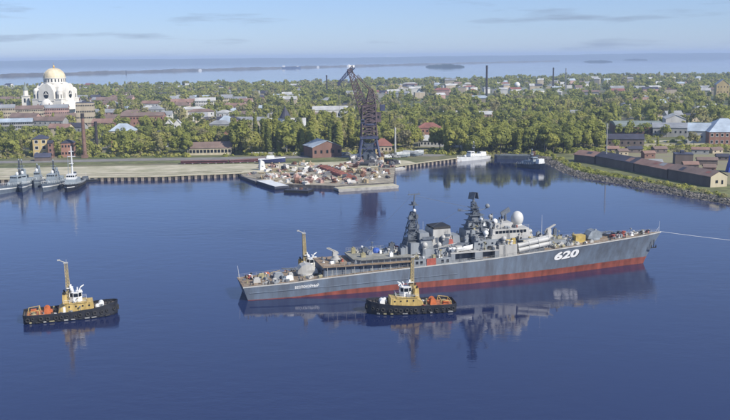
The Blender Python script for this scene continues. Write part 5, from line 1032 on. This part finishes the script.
p = G(517, 92, GZ); t = thing('white_tank', 'white spherical tank in the far town right of the black chimney', 'tank', (p.x, p.y, GZ)); MB().ball((0, 0, 14), 6, 14, 10).build('sphere', M_wht, t, smooth=True); MB().cyl((0, 0, 0), (0, 0, 9), 3, 2.2, 10).build('stem', M_wht, t); CLEAR.append((p.x, p.y, 8, 300, 10))
# bright blue crane body at the right edge
p = G(729, 172, GZ); t = thing('blue_crane', 'bright blue harbour crane leg cut off by the right edge', 'crane', (p.x + 2, p.y, GZ)); M_bc = mat('crane_bright_blue', (.03, .07, .36), .55, .2, .3)
MB().side([(-3.5, 0), (3.5, 0), (3.5, 13), (-.5, 13)], -2.5, 2.5).build('body', M_bc, t); MB().lattice((1.5, 0, 13), (3, 0, 34), 2.4, 1.4, 8, .2, .12, ID).build('mast', M_yel, t); MB().box((2, -1.6, 15), (2.4, 2, 2.6)).build('cabin', M_yel, t)
# low wall along the bank road
p0_, p1_ = G(600, 147.6, GZ), G(742, 144.6, GZ); d = p1_ - p0_; t = thing('yard_wall', 'low pale wall along the road on the right bank', 'wall', ((p0_.x + p1_.x) / 2, (p0_.y + p1_.y) / 2, GZ), math.atan2(d.y, d.x))
n = int(d.length / 6)
pm = MB().b2(-2.9, 2.9, -.12, .12, 0, 1.8).mesh('panel', M_conc); qm = MB().b2(-.2, .2, -.2, .2, 0, 2.1).mesh('post', M_conc)
for i in range(n): link('panel', pm, t, (-d.length / 2 + 6 * i + 3, 0, 0)); link('post', qm, t, (-d.length / 2 + 6 * i, 0, 0))

# ================================================================== CATHEDRAL
M_cat = mat('cathedral_stone', (.70, .67, .60), .8, .1, .1); M_dome = mat('dome_gold', (.65, .56, .38), .5, .18, .12); M_gold = mat('gold', (.70, .42, .12), .35, .1, .5, metal=.6)
p = G(50.5, 119.5, GZ); ct = thing('cathedral', 'great white domed cathedral with golden dome rising over the town at the left', 'cathedral', (p.x, p.y + 25, GZ), math.radians(-14)); ct.scale = (.73, .73, .98)
MB().b2(-28, 28, -28, 28, -.2, 25).b2(-28.6, 28.6, -28.6, 28.6, 25, 26).build('body', M_cat, ct)
MB().b2(-19, 19, -19, 19, 23, 41).prism([(-19, -19), (19, -19), (19, 19), (-19, 19)], 41, 46, .22).build('crossing', M_cat, ct)
for a in range(4):
    n = 14; rr = 15.2; pr_ = [(-rr, 23)] + [(-rr * math.cos(math.pi * k / n), 30 + rr * math.sin(math.pi * k / n)) for k in range(n + 1)] + [(rr, 23)]
    g = MB().side(pr_, -28.8, -15).build('arched_gable', M_cat, ct, None, a * math.pi / 2)
    MB().cyl((0, -28.9, 31), (0, -28.4, 31), 4.8, n=20).build('round_window', M_glass, g)
    for k in range(7):
        an = math.pi * (k + .5) / 7; MB().box((0, 0, 0), (.5, .4, 4.6)).build('tracery', M_cat, g, (-4.6 * math.cos(an) * .5, -29.0, 31 + 4.6 * math.sin(an) * .5)).rotation_euler = (0, math.pi / 2 - an if an < math.pi / 2 else math.pi / 2 - an, 0)
    MB().ball((0, -28, 12), (13, 10, 14), 18, 8, 0).build('half_dome', M_cat, ct, None, a * math.pi / 2)
for sx in (-1, 1):
    for sy in (-1, 1):
        tw = MB().cyl((0, 0, 20), (0, 0, 35), 5.2, 5.0, 12).build('turret', M_cat, ct, (sx * 22.5, sy * 22.5, 0)); MB().ball((0, 0, 35), (5.2, 5.2, 4.6), 14, 6, 0).build('turret_dome', M_cat, tw)
        for k in range(6):
            an = k * math.pi / 3; MB().box((0, 0, 0), (1.4, .5, 5)).build('window', M_glass, tw, (5.05 * math.sin(an), -5.05 * math.cos(an), 29), an)
MB().lathe((0, 0, 0), [(19.2, 44.8), (19.2, 46.2), (18.2, 46.4), (18.2, 51.2), (19.2, 51.6), (19.2, 52.4)], 32).build('drum', M_cat, ct)
for k in range(20):
    an = k * math.pi / 10; MB().box((0, 0, 0), (1.9, .4, 3.8)).build('window', M_glass, ct, (18.2 * math.sin(an), -18.2 * math.cos(an), 48.8), an)
dm = MB().ball((0, 0, 52.2), (18.6, 18.6, 12.4), 32, 10, 0).build('dome', M_dome, ct, smooth=True)
for k in range(16):
    an = k * math.pi / 8; MB().path([(18.7 * math.cos(e) * math.sin(an), -18.7 * math.cos(e) * math.cos(an), 52.2 + 12.45 * math.sin(e)) for e in [j * math.pi / 16 for j in range(8)]], .18, 4).build('dome_rib', M_dome, dm)
MB().lathe((0, 0, 0), [(3.2, 64), (2.6, 64.5), (1.5, 64.3), (1.5, 66), (1.9, 66.4), (.9, 67.8), (.2, 68.6)], 12).cyl((0, 0, 68), (0, 0, 71.5), .22, n=5).box((0, 0, 70.3), (1.8, .25, .25)).build('lantern', M_gold, dm)
CLEAR.append((p.x, p.y + 25, 36, 60, 42))
p = G(24.5, 119, GZ); t = thing('bell_tower', 'small white bell tower left of the great domed cathedral', 'church tower', (p.x, p.y + 10, GZ)); MB().b2(-4, 4, -4, 4, 0, 28).b2(-4.5, 4.5, -4.5, 4.5, 28, 29).cyl((0, 0, 29), (0, 0, 36), 3.2, 3.0, 10).build('shaft', M_cat, t); MB().lathe((0, 0, 36), [(3.6, 0), (3.2, 2), (1.4, 5), (.3, 10)], 10).build('spire', RF['green'], t)
for k in range(4): an = k * math.pi / 2; MB().box((0, 0, 0), (2, .4, 5)).build('window', M_glass, t, (4.0 * math.sin(an), -4.0 * math.cos(an), 23), an)
CLEAR.append((p.x, p.y + 10, 8, 200, 8))

# ================================================================== TREES
def leaf_mat(name, cols, attr):
    m = bpy.data.materials.new(name); m.use_nodes = True; n = m.node_tree.nodes; l = m.node_tree.links.new; n.clear()
    out = n.new('ShaderNodeOutputMaterial'); df = n.new('ShaderNodeBsdfDiffuse'); tr = n.new('ShaderNodeBsdfTranslucent'); mx = n.new('ShaderNodeMixShader'); mx.inputs[0].default_value = .5
    r = n.new('ShaderNodeValToRGB'); e = r.color_ramp.elements
    while len(e) < len(cols): e.new(.5)
    for i, c in enumerate(cols): e[i].position = i / (len(cols) - 1); e[i].color = (*c, 1)
    if attr: s = n.new('ShaderNodeAttribute'); s.attribute_name = 'tint'; so = s.outputs['Fac']
    else: s = n.new('ShaderNodeObjectInfo'); so = s.outputs['Random']
    g = n.new('ShaderNodeNewGeometry'); no = n.new('ShaderNodeTexNoise'); no.inputs['Scale'].default_value = .22; no.inputs['Detail'].default_value = 3
    ad = n.new('ShaderNodeMath'); ad.operation = 'MULTIPLY_ADD'; ad.inputs[1].default_value = .5; l(g.outputs['Position'], no.inputs['Vector']); l(no.outputs[0], ad.inputs[0])
    sb = n.new('ShaderNodeMath'); sb.operation = 'SUBTRACT'; sb.inputs[1].default_value = .25; n3 = n.new('ShaderNodeTexNoise'); n3.inputs['Scale'].default_value = .011; n3.inputs['Detail'].default_value = 2; l(g.outputs['Position'], n3.inputs['Vector']); a3 = n.new('ShaderNodeMath'); a3.operation = 'MULTIPLY_ADD'; a3.inputs[1].default_value = 1.3; l(n3.outputs[0], a3.inputs[0]); m3 = n.new('ShaderNodeMath'); m3.operation = 'MULTIPLY_ADD'; m3.inputs[1].default_value = .75; m3.inputs[2].default_value = -.52; l(so, m3.inputs[0]); l(m3.outputs[0], a3.inputs[2]); l(a3.outputs[0], sb.inputs[0]); l(sb.outputs[0], ad.inputs[2]); l(ad.outputs[0], r.inputs[0])
    l(r.outputs[0], df.inputs[0]); l(r.outputs[0], tr.inputs[0]); l(df.outputs[0], mx.inputs[1]); l(tr.outputs[0], mx.inputs[2]); l(mx.outputs[0], out.inputs[0]); return m
GREENS = [(.19, .215, .070), (.26, .285, .080), (.33, .345, .090), (.31, .33, .094), (.40, .40, .108), (.36, .335, .155), (.30, .275, .155)]
def crown_pts(kind, n, rs):
    """leaf clump centres and outward normals for a unit tree (height 1, crown radius in units of height)"""
    r = np.random.RandomState(rs)
    if kind == 'poplar': lob = [(0, 0, .2 + .13 * i, .115 - .010 * abs(i - 2), .13) for i in range(6)]
    elif kind == 'round': lob = [(0, 0, .62, .24, .24)] + [(.2 * math.cos(a), .2 * math.sin(a), z, .17, .15) for a, z in zip(r.rand(8) * 6.28, .38 + .4 * r.rand(8))]
    elif kind == 'tall': lob = [(0, 0, .7, .16, .24)] + [(.13 * math.cos(a), .13 * math.sin(a), z, .13, .12) for a, z in zip(r.rand(8) * 6.28, .3 + .5 * r.rand(8))]
    else: lob = [(.18 * math.cos(a), .18 * math.sin(a), z, .15, .12) for a, z in zip(r.rand(7) * 6.28, .35 + .45 * r.rand(7))]
    lob = np.array(lob); wv = lob[:, 3] ** 2; k = r.choice(len(lob), n, p=wv / wv.sum()); v = r.normal(size=(n, 3)); v /= np.linalg.norm(v, axis=1)[:, None]; rad = r.rand(n) ** .28
    p = lob[k, :3] + v * rad[:, None] * np.c_[lob[k, 3], lob[k, 3], lob[k, 4]]
    nr = v * .9 + r.normal(size=(n, 3)) * .22 + np.array([.15, -.1, .3]); nr /= np.linalg.norm(nr, axis=1)[:, None]; return p, nr
def quads(p, nr, size, r):
    n = len(p); t = np.cross(nr, r.normal(size=(n, 3))); t /= np.linalg.norm(t, axis=1)[:, None] + 1e-9; b = np.cross(nr, t); s = (size * (.6 + .8 * r.rand(n)))[:, None]; e = (.55 + .6 * r.rand(n))[:, None]
    return np.stack([p - t * s - b * s * e, p + t * s * .8 - b * s * e * .9, p + t * s + b * s * e, p - t * s * .9 + b * s * e * .8], 1)
def quad_mesh(name, Q, m, tints=None):
    n = len(Q); me = bpy.data.meshes.new(name); me.vertices.add(n * 4); me.vertices.foreach_set('co', Q.reshape(-1).astype(np.float32)); me.loops.add(n * 4); me.loops.foreach_set('vertex_index', np.arange(n * 4, dtype=np.int32)); me.polygons.add(n); me.polygons.foreach_set('loop_start', np.arange(0, n * 4, 4, dtype=np.int32)); me.polygons.foreach_set('loop_total', np.full(n, 4, dtype=np.int32))
    if tints is not None: a = me.attributes.new('tint', 'FLOAT', 'POINT'); a.data.foreach_set('value', np.repeat(tints, 4).astype(np.float32))
    me.update(calc_edges=True); me.materials.append(m); return me
M_leaf = leaf_mat('leaves', GREENS, False); M_leaff = leaf_mat('far_leaves', GREENS, True); M_bark = mat('bark', (.09, .075, .06), .95, .3, .8); M_birch = mat('birch_bark', (.34, .32, .28), .9, .3, .8)
KINDS = ['round', 'tall', 'poplar', 'sparse', 'round', 'tall', 'poplar', 'round']; CM = []; TM = []
for i, kd in enumerate(KINDS):
    r = np.random.RandomState(40 + i); n = {'sparse': 800, 'poplar': 1300}.get(kd, 1600); p_, nr = crown_pts(kd, n, 60 + i)
    CM.append(quad_mesh('crown', quads(p_, nr, .030, r), M_leaf))
    mb = MB(); mb.cyl((0, 0, -.01), (.004, .003, .5), .017, .010, 7, False).cyl((.004, .003, .5), (0, .006, .88), .010, .003, 6, False)
    for j in range(7): a = j * 2.4 + i; z = .25 + .08 * j; ln = (.10 if kd == 'poplar' else .22) * (1 - .07 * j); mb.cyl((.002, .002, z), (ln * math.cos(a), ln * math.sin(a), z + .16), .007, .002, 5, False)
    TM.append(mb.mesh('trunk', M_birch if kd == 'tall' else M_bark))
cand = []
def blocked(x, y, hgt):
    for cx, cy, hw, cl_, rad in CLEAR:
        dx, dy = x - cx, y - cy
        if dx * dx + dy * dy < rad * rad: return True
        if cl_:
            L2 = math.hypot(cx, cy); ux, uy = cx / L2, cy / L2; al = dx * ux + dy * uy; la = abs(dx * -uy + dy * ux)
            if -cl_ < al < 0 and la < hw: return True
    return False
CB = (cb.x, cb.y)
def tree_ok(x, y):
    if not inland(x, y): return False
    px_ = 365 + 900 * x / y
    if px_ < 455 and y < 682: return False
    if px_ < 440 and y < 700 and px_ > 320: return False
    if 440 <= px_ < 600 and y < 668 + 0 * px_: return False
    if px_ >= 566 and y < 690: return False
    if px_ >= 600 and y < 800: return rng.random() < .10
    if math.hypot(x - CB[0], y - CB[1]) < 16: return False
    return True
def dens(x, y):
    v = math.sin(x * .011 + 1.3) * math.sin(y * .008 + .5) + .5 * math.sin(x * .031 + y * .017) + .4 * math.sin(y * .027 - x * .02)
    d = .72 + .34 * v
    if 1450 < y < 2300 and 375 < 365 + 900 * x / y < 610: d -= .50
    return d
tries = 0
# front belt: dense line of trees facing the water
while len(cand) < 420 and tries < 30000:
    tries += 1; px_ = rng.uniform(-8, 745); y = rng.uniform(668, 860) if rng.random() < .6 else rng.uniform(668, 720); x = (px_ - 365) / 900 * y
    if not tree_ok(x, y): continue
    h = rng.uniform(11, 21)
    if 232 < px_ < 352: h = rng.uniform(18, 29)
    elif 440 < px_ < 600: h = rng.uniform(15, 25)
    elif px_ < 110: h = rng.uniform(10, 17)
    elif px_ > 600: h = rng.uniform(8, 14)
    if blocked(x, y, h): continue
    if any((x - c[0]) ** 2 + (y - c[1]) ** 2 < 22 for c in cand): continue
    cand.append((x, y, h))
tries = 0
while len(cand) < 6800 and tries < 90000:
    tries += 1; y = math.sqrt(rng.uniform(800 ** 2, 2760 ** 2)); x = rng.uniform(-.44 * y, .44 * y)
    if not tree_ok(x, y) or rng.random() > dens(x, y): continue
    h = rng.triangular(6, 24, 12)
    if blocked(x, y, h): continue
    cand.append((x, y, h))
cand.sort(key=lambda c: (c[0] ** 2 + c[1] ** 2) / c[2] ** 2)
NT = 298; TREES = []; KL = {'round': 'round crowned tree', 'tall': 'tall slender birch like tree', 'poplar': 'narrow upright poplar', 'sparse': 'thin half bare tree'}
for i, (x, y, h) in enumerate(cand[:NT]):
    px_ = 365 + 900 * x / y; k = rng.choice((2, 6, 1, 5, 2, 6)) if 232 < px_ < 352 and rng.random() < .75 else rng.choices(range(8), (4, 3, 1, 2, 4, 3, 1, 4))[0]
    place = 'behind the moored craft at the left' if px_ < 110 else 'in the wood behind the quay road' if px_ < 232 else 'in the tall row left of the crane' if px_ < 365 else 'in the wood between the crane and the white ship' if px_ < 450 else 'in the wood behind the white and dark craft' if px_ < 600 else 'on the right bank'
    t = thing('poplar_tree' if KINDS[k] == 'poplar' else 'leafy_tree', '%s %s' % (KL[KINDS[k]], place), 'tree', (x, y, GZ - .05), rng.random() * 6.28, 'trees behind the harbour'); t.scale = (h * rng.uniform(.85, 1.2),) * 2 + (h,)
    link('trunk', TM[k], t); link('crown', CM[k], t); TREES.append(t)
far = np.array(cand[NT:]); rs = np.random.RandomState(5); QS = []; TI = []; LIB = [crown_pts(kd, 150, 200 + i) for i, kd in enumerate(KINDS)]
mbt = MB()
for x, y, h in far:
    k = rs.choice(8, p=[.17, .14, .06, .1, .17, .14, .05, .17]); p_, nr = LIB[k]; D = math.hypot(x, y); m_ = 150 if D < 1500 else 80; a = rs.rand() * 6.28; c_, s_ = math.cos(a), math.sin(a); wx = h * rs.uniform(.85, 1.45); sel = rs.permutation(150)[:m_]
    q = p_[sel]; qn = nr[sel]; P3 = np.c_[(q[:, 0] * c_ - q[:, 1] * s_) * wx + x, (q[:, 0] * s_ + q[:, 1] * c_) * wx + y, q[:, 2] * h + GZ]; N3 = np.c_[qn[:, 0] * c_ - qn[:, 1] * s_, qn[:, 0] * s_ + qn[:, 1] * c_, qn[:, 2]]
    QS.append(quads(P3, N3, .060 * h if D < 1500 else .080 * h, rs)); TI.append(np.full(m_, rs.rand()))
    if D < 1300: mbt.cyl((x, y, GZ - .1), (x, y, GZ + h * .75), .016 * h, .006 * h, 5, False)
o = link('town_wood', quad_mesh('town_wood', np.concatenate(QS), M_leaff, np.concatenate(TI))); struct(o, 'stuff'); tag(o, 'dense spring green wood filling the town as far as the outer shore', 'wood')
o = mbt.build('town_wood_trunks', M_bark); struct(o, 'stuff'); tag(o, 'bare trunks standing under the dense wood of the town', 'trunks')
# undergrowth along the foot of the belt
bp_ = []; 
for _ in range(1500):
    px_ = rng.uniform(-10, 740); y = rng.uniform(668, 800) if rng.random() < .5 else rng.uniform(668, 705); x = (px_ - 365) / 900 * y
    if not inland(x, y) or (px_ < 450 and y < 676) or blocked(x, y, 3): continue
    bp_.append((x, y, rng.uniform(1.2, 3.6)))
for _ in range(260):
    t_ = rng.random(); i = rng.randrange(1, len(bankline) - 1); a_ = Vector((*bankline[i], 0)); b_ = Vector((*bankline[min(i + 1, len(bankline) - 1)], 0)); p = a_.lerp(b_, t_) + Vector((rng.uniform(1, 9), rng.uniform(0, 3), 0)); bp_.append((p.x, p.y, rng.uniform(.6, 2.2)))
QS = []; TI = []
for x, y, h in bp_:
    n = 40; v = rs.normal(size=(n, 3)); v /= np.linalg.norm(v, axis=1)[:, None]; v[:, 2] = abs(v[:, 2]); QS.append(quads(v * np.array([1.2 * h, 1.2 * h, h]) * (rs.rand(n) ** .4)[:, None] + np.array([x, y, GZ]), v, .2 * h + .1, rs)); TI.append(np.full(n, .3 + .7 * rs.rand()))
o = link('undergrowth', quad_mesh('undergrowth', np.concatenate(QS), M_leaff, np.concatenate(TI))); struct(o, 'stuff'); tag(o, 'low green bushes along the foot of the trees and the bank', 'bushes')

# ---- labels that single out: nearest landmark, side of it, rank
LM = []
for lb, px_, py_ in (('the yellow apartment house', 42, 157), ('the tall brick chimney', 85, 158), ('the pale blue roofed house', 124, 143), ('the navy roofed house', 161, 147), ('the long low brown shed', 211, 155), ('the dark domed lantern', 287, 140), ('the brick warehouse', 322, 157), ('the tall crane', 369, 157), ('the pale pole', 395, 156), ('the long pale roofed hall', 448, 149), ('the white patrol ship', 472, 153), ('the dark barge', 517, 155), ('the dark craft', 540, 158), ('the rust roofed bank shed', 584, 160), ('the curved hangar', 636, 138), ('the blue roofed block', 715, 145), ('the black factory chimney', 486, 99), ('the cathedral', 53, 119), ('the white glazed hall', 330, 121), ('the long orange block', 144, 131), ('the white spherical tank', 517, 92), ('the two thin far chimneys', 559, 90), ('the peaked yellow house', 721, 100), ('the chimney near the jib', 327, 104)):
    p = G(px_, py_, GZ); LM.append((p.x, p.y, lb))
ORD = ['nearest', 'second', 'third', 'fourth', 'fifth', 'sixth', 'seventh', 'eighth', 'ninth', 'tenth', 'eleventh', 'twelfth', 'thirteenth', 'fourteenth', 'fifteenth', 'sixteenth', 'seventeenth', 'eighteenth', 'nineteenth', 'twentieth']
def single_out(objs, base):
    G_ = {}
    for o in objs:
        x, y = o.location.x, o.location.y; lx, ly, lb = min(LM, key=lambda m: (m[0] - x) ** 2 + ((m[1] - y) * .5) ** 2); dx = (x / y - lx / ly) * 900; dy = y - ly
        rel = ('right of ' if dx > 0 else 'left of ') if abs(dx) > abs(dy) * .35 else ('behind ' if dy > 0 else 'in front of ')
        G_.setdefault((base(o), rel + lb), []).append(((x - lx) ** 2 + (y - ly) ** 2, o))
    for (b, r_), L_ in G_.items():
        L_.sort(key=lambda t_: t_[0])
        for i, (_, o) in enumerate(L_): o['label'] = '%s %s' % (b, r_) if len(L_) == 1 else '%s %s, %s' % (b, r_, ORD[min(i, 19)] + ('' if i == 0 else ' nearest'))
single_out(TREES, lambda o: ('tall ' if o.scale.z > 18 else 'low ' if o.scale.z < 12.5 else '') + {'round': 'round crowned tree', 'tall': 'slender tree', 'poplar': 'narrow poplar', 'sparse': 'thin half bare tree'}[KINDS[CM.index(next(c for c in o.children if c.name.startswith('crown')).data)]])
single_out([o for o in scene.objects if o.get('group') == 'town buildings among the trees'], lambda o: ' '.join(o['label'].split()[:o['label'].split().index('roof') + 1]).replace('town building with', 'house,').replace('block with', 'block,'))

# ------------------------------------------------------------------ haze in the air
hz = MB().b2(-20000, 20000, -300, 22000, -2.2, 125).build('haze', bpy.data.materials.new('haze_air'))
hm = hz.data.materials[0]; hm.use_nodes = True; hn = hm.node_tree.nodes; hn.clear()
ho = hn.new('ShaderNodeOutputMaterial'); hv = hn.new('ShaderNodeVolumePrincipled'); hv.inputs['Color'].default_value = (0.58, 0.74, 1.0, 1); hv.inputs['Density'].default_value = 1.05e-4
hv.inputs['Anisotropy'].default_value = 0.0
hm.node_tree.links.new(hv.outputs[0], ho.inputs['Volume'])
struct(hz, 'stuff'); tag(hz, 'thin bluish haze in the air over the harbour and town', 'haze')
